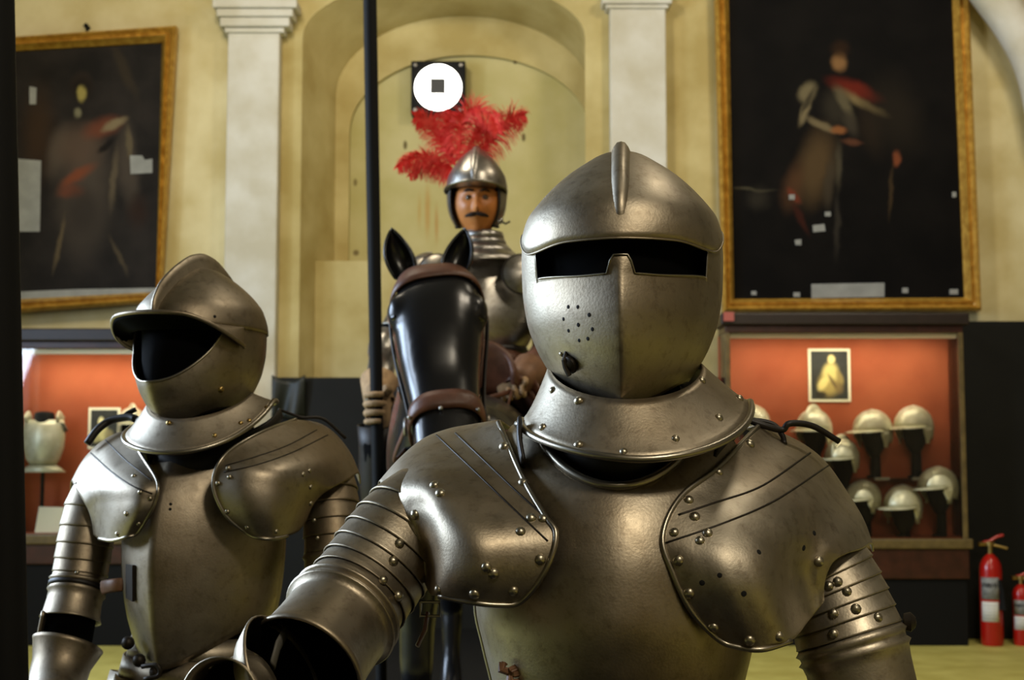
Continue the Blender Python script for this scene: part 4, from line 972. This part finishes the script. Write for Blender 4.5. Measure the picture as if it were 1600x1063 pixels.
axis_loft('upper_cannon', ar, [(.66, .048), (.70, .052), (.72, .056), (.74, .052), (.9, .05), (1, .054)], M_STEEL2, left, 40, .002)
axis_loft('vambrace', [P(516, 960, 2.60), P(512, 1020, 2.58), P(500, 1100, 2.48), P(490, 1180, 2.4)], [(0, .054), (.2, .056), (.5, .047), (1, .038)], M_STEEL2, left, 36, .002)
axis_loft('arm_padding', ar, [(.1, .042), (.5, .044), (.95, .043)], M_DOUBLET, left, 24, 0, True)
rivets([paul]+laml, [Z5(*p) for p in ((525, 260), (550, 325), (590, 350), (495, 410), (460, 490), (545, 450), (303, 640))], .0045, M_RIV)
rivets([paur]+lamr, [Z5(*p) for p in ((1220, 305), (1220, 370), (1232, 435), (1245, 505), (1215, 575), (895, 230), (900, 265), (855, 290), (892, 402), (970, 465), (1085, 480), (1035, 85), (940, 135), (1190, 255), (1215, 240))], .0048, M_RIV)
tube_obj('arming_lace', smooth_path([P(136, 694, 2.66), P(152, 672, 2.67), P(172, 658, 2.68), P(200, 652, 2.67), P(212, 655, 2.66)], 20), .0075, M_LEATHER, left)
tube_obj('arming_lace', smooth_path([P(190, 655, 2.67), P(200, 646, 2.68), P(212, 640, 2.68)], 10), .005, M_LEATHER, left)
tube_obj('arming_lace', smooth_path([P(435, 640, 2.70), P(470, 652, 2.69), P(505, 655, 2.71), P(540, 685, 2.73)], 20), .003, M_LEATHER, left)
tube_obj('shoulder_strap', smooth_path([P(214, 664, 2.62), P(222, 690, 2.57), P(236, 715, 2.54)], 10), .016, M_LEATHER, left, 8, True, .3)
tube_obj('shoulder_strap', smooth_path([P(438, 648, 2.68), P(420, 668, 2.62), P(380, 690, 2.55)], 10), .014, M_LEATHER, left, 8, True, .3)
# buckles at the waist beside the elbow
wb = MB(); q = P(200, 1005, 2.5)
for dx, dz in ((0, 0), (.02, -.03), (.05, -.05)): wb.ball(q+Vector((dx, 0, dz)), .012, 6)
wb.build('waist_stud', M_DARKSTEEL, left)
tube_obj('waist_buckle', smooth_path([P(222, 1042, 2.46), P(246, 1040, 2.45), P(248, 1056, 2.45), P(225, 1062, 2.45)], 12), .004, M_DARKSTEEL, left)
# ================================================================== HORSE
def mb_loft(mb, pts, rx, ry, n=24, ex=.86):
    """closed loft; ring axes: world X and a perpendicular in the plane of travel"""
    pts = [Vector(p) for p in pts]; m = len(pts); v = []; f = []
    for i, p in enumerate(pts):
        t = (pts[min(i+1, m-1)]-pts[max(i-1, 0)]).normalized(); xx = Vector((1, 0, 0)); xx = (xx-t*xx.dot(t))
        if xx.length < .2: xx = Vector((0, 1, 0)); xx = xx-t*xx.dot(t)
        xx.normalize(); yy = t.cross(xx)
        for k in range(n):
            a = 2*math.pi*k/n; c, s = math.cos(a), math.sin(a); e = ex
            v.append(p+xx*(rx[i]*math.copysign(abs(c)**e, c))+yy*(ry[i]*math.copysign(abs(s)**e, s)))
    for i in range(m-1):
        for k in range(n): f.append((i*n+k, i*n+(k+1) % n, (i+1)*n+(k+1) % n, (i+1)*n+k))
    f.append(tuple(range(n-1, -1, -1))); f.append(tuple((m-1)*n+k for k in range(n)))
    return mb.add(v, f)
def dense(tab, n):
    return [cr(tab, k/(n-1)) for k in range(n)]
def fuse(name, mb, voxel, mtl, parent, smooth_it=4):
    """one continuous skin over overlapping closed forms"""
    me = bpy.data.meshes.new('tmp'); me.from_pydata([tuple(p) for p in mb.v], [], mb.f); me.update()
    bm = bmesh.new(); bm.from_mesh(me); bmesh.ops.recalc_face_normals(bm, faces=bm.faces); bm.to_mesh(me); bm.free()
    o = bpy.data.objects.new('tmp', me); col.objects.link(o)
    r = o.modifiers.new('r', 'REMESH'); r.mode = 'VOXEL'; r.voxel_size = voxel
    s = o.modifiers.new('s', 'SMOOTH'); s.factor = .5; s.iterations = smooth_it
    dg = bpy.context.evaluated_depsgraph_get(); me2 = bpy.data.meshes.new_from_object(o.evaluated_get(dg)); bpy.data.objects.remove(o)
    me2.name = name; me2.polygons.foreach_set('use_smooth', [True]*len(me2.polygons)); me2.materials.clear(); me2.materials.append(mtl)
    ob = bpy.data.objects.new(name, me2); attach(ob, parent)
    SURF[ob.name] = BVHTree.FromPolygons([v.co.copy() for v in me2.vertices], [tuple(p.vertices) for p in me2.polygons])
    return ob
horse = thing('horse', 'glossy black model horse facing the camera behind the near suit', 'horse', (-.15, 5.2, 0))
hm = MB()
HT = [(678, 436, 4.07, .045, .04), (678, 446, 4.04, .086, .075), (680, 464, 4.00, .108, .10), (684, 490, 3.965, .128, .125), (686, 530, 3.935, .126, .135), (688, 570, 3.90, .116, .128), (692, 610, 3.86, .104, .108), (697, 650, 3.81, .095, .09), (700, 690, 3.77, .092, .08), (702, 722, 3.74, .085, .07), (703, 742, 3.73, .055, .045)]
HD = [tuple(P(a, b, c))+(d, e) for a, b, c, d, e in HT]; HDn = dense(HD, 40)
mb_loft(hm, [h[:3] for h in HDn], [h[3] for h in HDn], [h[4] for h in HDn], 40, .68)
def hs(px, py, Y): return tuple(P(px, py, Y))
for s in (-1, 1):   # cheek bones and nostrils
    hm.ball(P(684+s*60, 490, 3.885), .046, 10, .75, .9, 1.2); hm.ball(P(688+s*36, 570, 3.86), .05, 10, .8, 1, 1.8); hm.ball(P(702+s*30, 712, 3.70), .035, 8)
NK = dense([hs(680, 450, 4.12)+(.085, .10), hs(682, 520, 4.22)+(.10, .15), hs(684, 610, 4.35)+(.125, .20), hs(686, 700, 4.5)+(.17, .25), (-.17, 4.72, 1.06, .23, .27)], 24)
mb_loft(hm, [h[:3] for h in NK], [h[3] for h in NK], [h[4] for h in NK], 28)
BD = dense([(-.165, 4.46, 1.0, .10, .12), (-.165, 4.52, 1.02, .19, .22), (-.16, 4.7, 1.06, .24, .28), (-.15, 5.1, 1.06, .26, .29), (-.13, 5.5, 1.04, .28, .29), (-.12, 5.85, 1.09, .28, .28), (-.11, 6.1, 1.12, .24, .24), (-.11, 6.25, 1.12, .14, .15)], 30)
mb_loft(hm, [h[:3] for h in BD], [h[3] for h in BD], [h[4] for h in BD], 28)
for s in (-1, 1):
    for Yl, k in ((4.66, 0), (6.02, 1)):
        x = -.16+.05*k+.15*s
        if not k: lg = [(x, Yl, .98, .11, .13), (x, Yl+.01, .75, .085, .1), (x, Yl, .58, .06, .07), (x, Yl-.01, .45, .055, .06), (x, Yl, .38, .045, .045), (x, Yl, .28, .036, .04), (x, Yl-.01, .22, .045, .05), (x, Yl-.03, .17, .05, .06), (x, Yl-.045, .122, .06, .075)]
        else: lg = [(x, Yl, 1.05, .13, .2), (x, Yl-.02, .85, .11, .16), (x, Yl+.02, .66, .07, .085), (x, Yl+.12, .5, .05, .06), (x, Yl+.11, .42, .045, .05), (x, Yl+.09, .3, .038, .042), (x, Yl+.07, .22, .045, .05), (x, Yl+.05, .17, .05, .06), (x, Yl+.03, .122, .06, .075)]
        lg = dense(lg, 24); mb_loft(hm, [h[:3] for h in lg], [h[3] for h in lg], [h[4] for h in lg], 18)
tl_ = dense([(-.11, 6.22, 1.25, .04, .04), (-.11, 6.33, 1.18, .05, .05), (-.11, 6.38, .9, .06, .06), (-.11, 6.37, .6, .05, .05), (-.11, 6.36, .45, .02, .02)], 16)
mb_loft(hm, [h[:3] for h in tl_], [h[3] for h in tl_], [h[4] for h in tl_], 14)
body = fuse('horse_body', hm, .0115, M_HORSE, horse, 3)
# ears: cupped leaf shapes
def ear(base, tip, wid, lean):
    base, tip = Vector(base), Vector(tip); G = []
    for i in range(15):
        u = i/14; c = base.lerp(tip, u)+Vector((lean*math.sin(u*math.pi)*.02, 0, 0)); ww = wid*(math.sin(math.pi*(.22+.78*u))**.8)*(1 if u < .98 else .2); r = []
        for k in range(13):
            a = math.pi*(k/12)*1.25-math.pi*.125; r.append(c+Vector((-ww*math.cos(a), ww*.9*math.sin(a)-.02, 0)))
        G.append(r)
    return grid_obj('ear', G, M_HORSE, horse, False, .008, base.lerp(tip, .5))
ear(P(634, 438, 4.02), P(613, 357, 4.02), .046, 0)
ear(P(708, 436, 4.04), P(727, 357, 4.06), .046, 0)
for s in (-1, 1):
    e = P(684+s*62, 496, 3.868); ey = MB().ball(e, .022, 10).build('eye', mat('horse_eye', (12, 9, 8), .08, 0, .6), horse)
def head_ring(v, off, a0=0, a1=2*math.pi, n=40, tilt=0.0):
    out = []
    for k in range(n):
        a = a0+(a1-a0)*k/(n-1); vv = v-tilt*math.sin(a)
        h = cr(HD, vv); p = Vector(h[:3]); h2 = cr(HD, min(vv+.02, 1)); h1 = cr(HD, max(vv-.02, 0)); t = (Vector(h2[:3])-Vector(h1[:3])).normalized()
        xx = Vector((1, 0, 0)); xx = (xx-t*xx.dot(t)).normalized(); yy = t.cross(xx); c, s = math.cos(a), math.sin(a); e = .68
        out.append(p+xx*((h[3]+off)*math.copysign(abs(c)**e, c))+yy*((h[4]+off)*math.copysign(abs(s)**e, s)))
    return out
def strap_band(name, v0, v1, off, m, a0=0, a1=2*math.pi, tilt=0):
    G = [head_ring(v0+(v1-v0)*i/3, off+(.003 if i in (1, 2) else 0), a0, a1, 48, tilt) for i in range(4)]
    h = cr(HD, (v0+v1)/2); return grid_obj(name, G, m, horse, False, .005, h[:3])
# which way is the front of the ring?
_fr = head_ring(.3, 0); sgn = 1 if min(_fr, key=lambda p: p.y).y == min(_fr[:20], key=lambda p: p.y).y else -1
strap_band('browband', .20, .29, .010, M_BROWNLEATHER, tilt=.04*sgn)
nb = strap_band('noseband', .72, .775, .010, M_BROWNLEATHER, tilt=.035*sgn)
strap_band('throat_strap', .55, .58, .012, M_LEATHER, math.pi*1.02 if sgn > 0 else 0, math.pi*1.98 if sgn > 0 else math.pi)
for s in (-1, 1):
    a = 0.0 if s > 0 else math.pi
    pts = []
    for k in range(14):
        v = .29+(.72-.29)*k/13; h = cr(HD, v); pts.append(Vector(h[:3])+Vector((s*(h[3]+.008), .01, 0)))
    tube_obj('cheek_strap', pts, .011, M_LEATHER, horse, 8, True, .4)
    rp = head_ring(.745, .018); q = max(rp, key=lambda p: s*p.x); MB().tube([q+Vector((0, .022*math.cos(t), .022*math.sin(t))) for t in np.linspace(0, 6.283, 17)], .004, 6).build('bit_ring', M_STEEL3, horse)
fr = head_ring(.745, .016); 
for t in (.18, .5, .8):
    c = sorted([p for p in fr if p.y < Vector(cr(HD, .745)[:3]).y], key=lambda p: p.x); p = c[int(t*(len(c)-1))]
    MB().ball(p, .006, 6).build('strap_stud', M_STEEL3, horse)

# ================================================================== RIDER
rx0 = -.125; YR = 5.45
rider = thing('mounted_rider', 'model rider in steel armour with red plume, holding the lance', 'rider figure', (rx0, 5.5, 0))
hc = P(746, 322, 5.42); bm_ = MB()
# head with face
v = []; f = []; nth, nph = 120, 90
for i in range(nph+1):
    ph = math.pi*i/nph
    for k in range(nth):
        th = 2*math.pi*k/nth; x = math.sin(ph)*math.sin(th); y = -math.sin(ph)*math.cos(th); z = math.cos(ph)
        p = Vector((x*.094, y*.100, z*.122)); 
        if z < 0: p.x *= 1-.22*(-z)**1.5; p.y *= 1-.05*(-z)
        if y < 0:
            g = lambda cx, cz, sx, sz: math.exp(-((p.x-cx)/sx)**2-((p.z-cz)/sz)**2)
            d = .030*g(0, -.028, .012, .016)+.020*g(0, -.008, .009, .028)+.007*g(0, .042, .06, .012)
            d += -.013*(g(.032, .018, .018, .012)+g(-.032, .018, .018, .012))+.008*(g(.032, .016, .011, .007)+g(-.032, .016, .011, .007))
            d += .009*g(0, -.062, .024, .006)+.008*g(0, -.074, .02, .006)-.004*g(0, -.068, .024, .003)+.012*g(0, -.1, .022, .014)+.006*(g(.045, -.02, .02, .022)+g(-.045, -.02, .02, .022))
            p.y -= d
        v.append(hc+p)
for i in range(nph):
    for k in range(nth): f.append((i*nth+k, i*nth+(k+1) % nth, (i+1)*nth+(k+1) % nth, (i+1)*nth+k))
bm_.add(v, f)
def limb(tab, n=14):
    T = dense(tab, 16); mb_loft(bm_, [h[:3] for h in T], [h[3] for h in T], [h[4] for h in T], n)
zc_ = hc.z
limb([(hc.x, 5.45, zc_-.06, .055, .06), (hc.x, 5.47, zc_-.15, .055, .058), (rx0, 5.48, zc_-.22, .075, .065)])
limb([(rx0, 5.48, zc_-.18, .09, .07), (rx0, 5.48, zc_-.26, .17, .10), (rx0, 5.47, zc_-.42, .155, .115), (rx0, 5.48, zc_-.58, .13, .10), (rx0, 5.5, zc_-.72, .16, .12), (rx0, 5.52, zc_-.80, .12, .1)], 20)
shR, elR, haR = Vector((rx0-.20, 5.47, zc_-.25)), P(600, 545, 5.30), P(586, 640, 5.06)
shL, elL, haL = Vector((rx0+.20, 5.47, zc_-.25)), P(856, 545, 5.36), P(800, 612, 5.08)
for a, b, c in ((shR, elR, haR), (shL, elL, haL)):
    limb([tuple(a)+(.06, .06), tuple(a.lerp(b, .5))+(.052, .052), tuple(b)+(.043, .043), tuple(b.lerp(c, .5))+(.04, .04), tuple(b.lerp(c, .92))+(.028, .028)])
for s in (-1, 1):
    limb([(rx0+.1*s, 5.5, zc_-.72, .095, .095), (rx0+.26*s, 5.38, zc_-.78, .085, .085), (rx0+.36*s, 5.18, zc_-.88, .062, .062), (rx0+.37*s, 5.2, zc_-1.05, .056, .06), (rx0+.36*s, 5.25, zc_-1.30, .04, .042), (rx0+.36*s, 5.2, zc_-1.36, .04, .045)])
    limb([(rx0+.36*s, 5.26, zc_-1.345, .035, .03), (rx0+.37*s, 5.15, zc_-1.365, .042, .03), (rx0+.38*s, 5.05, zc_-1.375, .03, .02)])
pbody = fuse('rider_body', bm_, .0052, M_SKIN, rider, 2)
pbody.data.materials.append(M_DOUBLET)
for q in pbody.data.polygons:
    if q.center.z < zc_-.15: q.material_index = 1
for s in (-1, 1):
    ep = hc+Vector((.031*s, -.0815, .017)); ey = MB().ball(ep, .0135, 10).build('eye', mat('eye_white', (84, 66, 50), .2), rider)
    MB().ball(ep+Vector((0, -.0105, 0)), .006, 8, 1, .5, 1).build('iris', M_HAIR, ey)
    tube_obj('eyebrow', smooth_path([hc+Vector((s*.012, -.104, .040)), hc+Vector((s*.032, -.101, .046)), hc+Vector((s*.052, -.088, .040))], 10), [.002, .004, .005, .005, .005, .005, .005, .004, .003, .002], M_HAIR, rider)
    tube_obj('moustache', smooth_path([hc+Vector((0, -.113, -.049)), hc+Vector((s*.018, -.112, -.052)), hc+Vector((s*.036, -.102, -.055)), hc+Vector((s*.046, -.092, -.058))], 12), [.007, .008, .0085, .009, .009, .0085, .008, .007, .006, .005, .004, .002], M_HAIR, rider)
# helmet
RTAB = [(z*(1.38 if z > 0 else 1), a, b, c) for z, a, b, c in SKULL]
RH = Helm(P(745, 290, 5.45).x, 5.45, P(744, 300, 5.45).z, R_(-4), tab=RTAB, scale=.95, keel=.3)
tr = tlist([], 72)
rsk = shell('helmet', RH, M_STEEL3, rider, lambda t: -.004-.12*ss(R_(100), R_(125), abs(t)), lambda t: .181, tr, .004, 20, .003, True); rsk['label'] = 'combed steel helmet'
for s in (-1, 1):
    G = [[RH.pt(s*(R_(52)+R_(70)*k/14+R_(8)*(i/10)), -.0-.155*i/10*(1-.12*(k/14)), .001) for k in range(15)] for i in range(11)]
    grid_obj('cheek_piece', G, M_STEEL3, rsk, False, .006, RH.c)
    tube_obj('cheek_edge', [g[0] for g in G]+G[-1], .005, M_LEATHER, rsk)
cmb = comb_obj(RH, M_STEEL3, rsk, .01, -.02, .012, .014, .4, top=.181)
G = []
for j in range(6):
    vv = j/5; r = []
    for k in range(33):
        a = R_(-78)+R_(156)*k/32; b = RH.lp(a, .0, .004); d = Vector((b.x*.6, b.y, 0)).normalized(); cc = max(0, math.cos(a/R_(78)*math.pi/2)); L = .045*cc**.9*vv
        r.append(RH.loc(b+d*L+Vector((0, 0, .012*cc*vv-.012*(1-cc)*vv))))
    G.append(r)
rpk = grid_obj('peak', G, M_STEEL3, rsk, False, .004, RH.c-Vector((0, 0, .3))); tube_obj('rolled_edge', G[-1], .004, M_STEEL3, rsk)
rivets([rsk], [(716, 286), (744, 281), (764, 283), (703, 298), (730, 283)], .006, M_DARKSTEEL)
MB().ball(P(782, 345, 5.36), .012, 8).build('chin_stud', M_STEEL3, rider)
tube_obj('chin_lace', [P(782, 345, 5.36), P(790, 350, 5.35), P(797, 346, 5.35)], .004, M_LEATHER, rider)
# gorget
gz = lambda py: P(760, py, 5.45).z
for k, (w0, w1, y0, y1) in enumerate(((.086, .092, 364, 375), (.094, .104, 374, 385), (.106, .135, 384, 398), (.135, .19, 396, 414))):
    grid_obj('gorget_lame', [ring(rx0+.004, 5.46, 0, w0, w0*1.15, w0*1.1, gz(y0), 40), ring(rx0+.004, 5.46, 0, w1, w1*1.1, w1, gz(y1), 40)], M_STEEL3, rider, True, .003, (rx0, 5.46, gz(y0)))
# breast, back
TR = [(gz(398), .13, .09, .10), (gz(415), .19, .12, .13), (gz(440), .21, .15, .14), (gz(470), .222, .175, .14), (gz(500), .22, .19, .14), (gz(525), .20, .185, .135), (gz(550), .165, .165, .125)]
rb, rbk, rpt, RG = torso_plates(rider, TR, rx0+.005, 5.47, R_(4), 1.0, M_STEEL3, 1.6, lambda t: gz(400)-.0, lambda t: gz(548))
tube_obj('waist_belt', RG[0], .016, M_LEATHER, rb)
for k in range(3):
    w0 = .172+.024*k; zt = gz(550)-.045*k
    grid_obj('fauld_lame', [ring(rx0, 5.47, 0, w0, w0*1.05, w0*.9, zt, 40), ring(rx0, 5.47, 0, w0+.024, w0*1.05+.03, w0*.9+.02, zt-.05, 40)], (M_BROWNLEATHER, M_GLOVE, M_BROWNLEATHER)[k], rider, True, .004, (rx0, 5.47, zt))
def fleft(a): return a
for s in (-1, 1):
    sh, el, ha = (shR, elR, haR) if s < 0 else (shL, elL, haL); sh = sh+Vector((0, 0, .01))
    G = []; pc = sh+Vector((-.01*s, -.005, -.02))
    for i in range(15):
        ph = R_(8)+R_(112)*i/14; r = []
        for k in range(25):
            th = R_(-100)+R_(200)*k/24; q = Vector((s*math.cos(th)*math.sin(ph)*.105, math.sin(th)*math.sin(ph)*.115, math.cos(ph)*.085)); r.append(pc+q+Vector((s*.012*(i/14), 0, -.03*(i/14)**2)))
        G.append(r)
    pd = grid_obj('pauldron', G, M_STEEL3, rider, False, .003, pc)
    tube_obj('rolled_edge', G[-1], .004, M_ROLL, pd)
    for q in (5, 8, 11): tube_obj('lame_seam', [p+(p-pc).normalized()*.001 for p in G[q]], .002, M_DARKSTEEL, pd)
    dc = Vector((rx0+.165*s, 5.29, gz(436)))
    MB().lathe([(.076, -.012), (.076, -.006), (.055, .006), (.02, .016), (0, .018)], dc, 28, (.25*s, -1, .1)).build('armpit_disc', M_STEEL3, rider)
    MB().tube([dc+(Vector((.25*s, -1, .1)).to_track_quat('Z', 'Y') @ Vector((.076*math.cos(t), .076*math.sin(t), -.008))) for t in np.linspace(0, 6.2832, 33)], .0045, 6).build('disc_edge', M_DARKSTEEL, rider)
    ax = [sh, sh.lerp(el, .5), el]
    lames(rider, ax, [.35, .5, .65, .8], [.064, .06, .055, .05], M_STEEL3)
    axis_loft('couter', [el+(sh-el)*.16, el, el+(ha-el)*.22], [(0, .052), (.3, .058), (.5, .062), (.7, .057), (1, .048)], M_STEEL3, rider, 28, .003)
    axis_loft('vambrace', [el+(ha-el)*.15, el+(ha-el)*.5, el+(ha-el)*.95], [(0, .052), (.4, .05), (1, .042)], M_STEEL3 if s < 0 else M_BROWNLEATHER, rider, 28, .003)
    axis_loft('thigh_plate', [(rx0+.17*s, 5.46, zc_-.74), (rx0+.27*s, 5.37, zc_-.785), (rx0+.355*s, 5.2, zc_-.87)], [(0, .11), (.5, .098), (1, .078)], M_LEATHER, rider, 28, .003)
    axis_loft('greave', [(rx0+.365*s, 5.17, zc_-.86), (rx0+.37*s, 5.2, zc_-1.05), (rx0+.36*s, 5.25, zc_-1.32)], [(0, .078), (.2, .07), (.5, .068), (1, .05)], M_LEATHER, rider, 28, .003)
# lance
la, lb = P(577, -60, 5.05), P(589, 660, 5.02); dl = (lb-la).normalized(); foot = lb+dl*((.121-lb.z)/dl.z); top = la-dl*.5
lance = thing('lance', 'long dark wooden lance held upright by the rider', 'lance', (foot.x, foot.y, .12))
npt = [foot.lerp(top, k/20) for k in range(21)]
tube_obj('shaft', npt, [.019+.006*min(1, k/12) for k in range(21)], M_DARKWOOD if False else M_BLACK, lance, 14)
MB().lathe([(.019, 0), (.028, .02), (.028, .07), (.022, .08)], foot, 14).build('butt_cap', M_DARKSTEEL, lance)
MB().lathe([(.026, -.02), (.028, .06), (.012, .16), (0, .3)], top, 12, -dl).build('lance_head', M_DARKSTEEL, lance)
# hands: palm, four fingers closed round the shaft, thumb
def grip(name, c, axis, palm_dir, rod, m, sc=1.0, k=1):
    axis = axis.normalized(); pd = (palm_dir-axis*palm_dir.dot(axis)).normalized(); sd = axis.cross(pd); h = MB()
    R = rod+.010*sc
    for j, (off, ext, rr) in enumerate(((.036, 4.3, .0098), (.013, 4.6, .0104), (-.010, 4.4, .0100), (-.032, 4.0, .0088))):
        pts = [c+axis*off*sc+pd*(R+.004)*math.cos(a)+sd*k*R*math.sin(a) for a in np.linspace(.15, ext, 14)]
        h.tube(pts, [rr*sc*(1-.25*q/13) for q in range(14)], 8)
    pts = [c+pd*(R+.012)+axis*.0, c+pd*(R+.008)+axis*.035*sc-sd*k*.012, c-sd*k*(R+.006)+axis*.050*sc+pd*.012, c-sd*k*(R+.004)+axis*.052*sc-pd*.02]
    h.tube(smooth_path(pts, 12), [.015*sc, .0145*sc, .014*sc, .0135*sc]+[.0125*sc]*5+[.011*sc, .010*sc, .008*sc], 8)
    palm = [c+pd*(R+.010)+axis*a*sc for a in (-.048, -.03, 0, .03, .047)]
    h.tube(palm, [.016*sc, .022*sc, .024*sc, .022*sc, .015*sc], 10)
    return h, pd, R
lz = lambda z: lb+dl*((z-lb.z)/dl.z)
hcn = lz(haR.z); h, pd, R = grip('glove', hcn, -dl, Vector((.35, 1, 0)), .023, None, 1.4)
h.tube([hcn+pd*(R+.01), hcn+pd*(R+.04)+Vector((0, .02, .02)), haR.lerp(elR, .25)], [.024, .027, .03], 10)
fuse('glove', h, .0045, M_GLOVE, rider, 2)
axis_loft('glove_cuff', [hcn+pd*(R+.03)+Vector((0, .01, .015)), haR.lerp(elR, .22), haR.lerp(elR, .45)], [(0, .046), (.4, .056), (1, .07)], M_GLOVE, rider, 24, .004)
rein_ax = Vector((.9, -.1, .2)); h, pd, R = grip('glove', haL, rein_ax, Vector((.1, .9, .5)), .012, None, 1.1, -1)
h.tube([haL+pd*(R+.01), haL+pd*(R+.04), haL.lerp(elL, .3)], [.024, .027, .03], 10)
fuse('glove', h, .0045, M_GLOVE, rider, 2)
axis_loft('glove_cuff', [haL.lerp(elL, .16), haL.lerp(elL, .3), haL.lerp(elL, .5)], [(0, .045), (.4, .055), (1, .068)], M_STRAP, rider, 24, .004)
# reins
for s in (-1, 1):
    rp = head_ring(.745, .018); q = max(rp, key=lambda p: s*p.x)
    tube_obj('rein', smooth_path([q, q+Vector((.05*s, .3, -.09)), haL+Vector((-.25 if s < 0 else -.02, -.35, -.10)), haL+Vector((0, -.02, 0))], 24), .010, M_BROWNLEATHER, horse, 8, True, .35)
# saddle
sad = thing('saddle', 'brown leather saddle with high pommel under the rider', 'saddle', (rx0, 5.5, 1.3))
G = []
for i in range(17):
    u = i/16; y = 5.15+.75*u; zz_ = 1.345+.16*(abs(u-.5)*2)**2.6; r = []
    for k in range(25):
        a = R_(-95)+R_(190)*k/24; rr = .30; r.append(Vector((rx0-.01+rr*math.sin(a), y, 1.04+(zz_-1.04)*math.cos(a)*1.0)))
    G.append(r)
grid_obj('seat', G, M_BROWNLEATHER, sad, False, .012, (rx0, 5.5, 1.0))
G = [[Vector((rx0+(.17-.05*i/6)*math.sin(a), 5.13-.012*i+.01*math.cos(a*2), 1.36+(.19*i/6)*math.cos(a)**.5 if math.cos(a) > 0 else 1.36)) for a in [R_(-88)+R_(176)*k/20 for k in range(21)]] for i in range(7)]
grid_obj('pommel', G, M_BROWNLEATHER, sad, False, .02, (rx0, 5.5, 1.3))
for s in (-1, 1): tube_obj('saddle_strap', smooth_path([(rx0+.2*s, 5.14, 1.40), (rx0+.26*s, 5.08, 1.30), (rx0+.30*s, 5.1, 1.16)], 12), .02, M_BROWNLEATHER, sad, 8, True, .3)
# ------------------------------------------------------------------ red ostrich plume
def feather(pts, Lmax, seed, droop, nb=190, asym=(1, 1)):
    rnd = random.Random(seed); path = smooth_path(pts, 40); pth, T, N_ = frames(path); mb = MB()
    v_, f_ = sweep(path, [.0035*(1-.7*k/39) for k in range(40)], 6); mb.add(v_, f_)
    for k in range(nb):
        u = .10+.90*k/(nb-1); x = u*39; i = min(int(x), 38); p = path[i].lerp(path[i+1], x-i); t = T[i]
        view = Vector((0, -1, 0)); side = t.cross(view).normalized()
        for sd in (-1, 1):
            L = Lmax*(math.sin(math.pi*min(1, .12+.8*u))**.7)*rnd.uniform(.75, 1.1)*asym[0 if sd < 0 else 1]
            d = (side*sd*.8+t*rnd.uniform(.35, .75)+Vector((rnd.uniform(-.15, .15), rnd.uniform(-.55, .55), 0))).normalized()
            q = []; cur = p.copy(); dd = d.copy()
            for j in range(6):
                q.append(cur.copy()); dd = (dd+Vector((0, 0, -droop*(.16+.10*j)))+Vector((rnd.uniform(-.1, .1), rnd.uniform(-.1, .1), rnd.uniform(-.08, .08)))).normalized(); cur = cur+dd*(L/5)
            wv = t.cross(d).cross(d).normalized()*.0021
            vv = []; 
            for j, c in enumerate(q): w_ = wv*(1-.7*j/5); vv += [c-w_, c+w_]
            mb.add(vv, [(2*j, 2*j+1, 2*j+3, 2*j+2) for j in range(5)])
    return mb.build('plume_feather', M_FEATHER, rsk, True, True, 0, None)
b0 = P(716, 268, 5.55)
feather([b0, P(718, 225, 5.56), P(722, 188, 5.55), P(742, 170, 5.52), P(768, 182, 5.50), P(778, 205, 5.48)], .085, 1, .7)
feather([b0+Vector((.03, 0, 0)), P(745, 245, 5.57), P(770, 215, 5.58), P(795, 187, 5.56), P(820, 180, 5.54)], .10, 2, .9, 190, (1, 1))
feather([b0, P(700, 240, 5.57), P(685, 212, 5.57), P(668, 190, 5.55), P(648, 183, 5.53)], .075, 3, .6)
feather([b0, P(695, 262, 5.55), P(668, 247, 5.54), P(640, 248, 5.52), P(622, 262, 5.50)], .075, 4, 1.1)
feather([b0, P(700, 225, 5.60), P(700, 195, 5.60), P(706, 175, 5.58)], .07, 5, .4, 110)
feather([b0, P(700, 275, 5.58), P(680, 265, 5.58), P(655, 262, 5.56), P(640, 275, 5.54)], .06, 6, 1.2, 110)
feather([b0, P(735, 225, 5.60), P(750, 205, 5.60), P(760, 195, 5.58)], .075, 7, .6, 110)
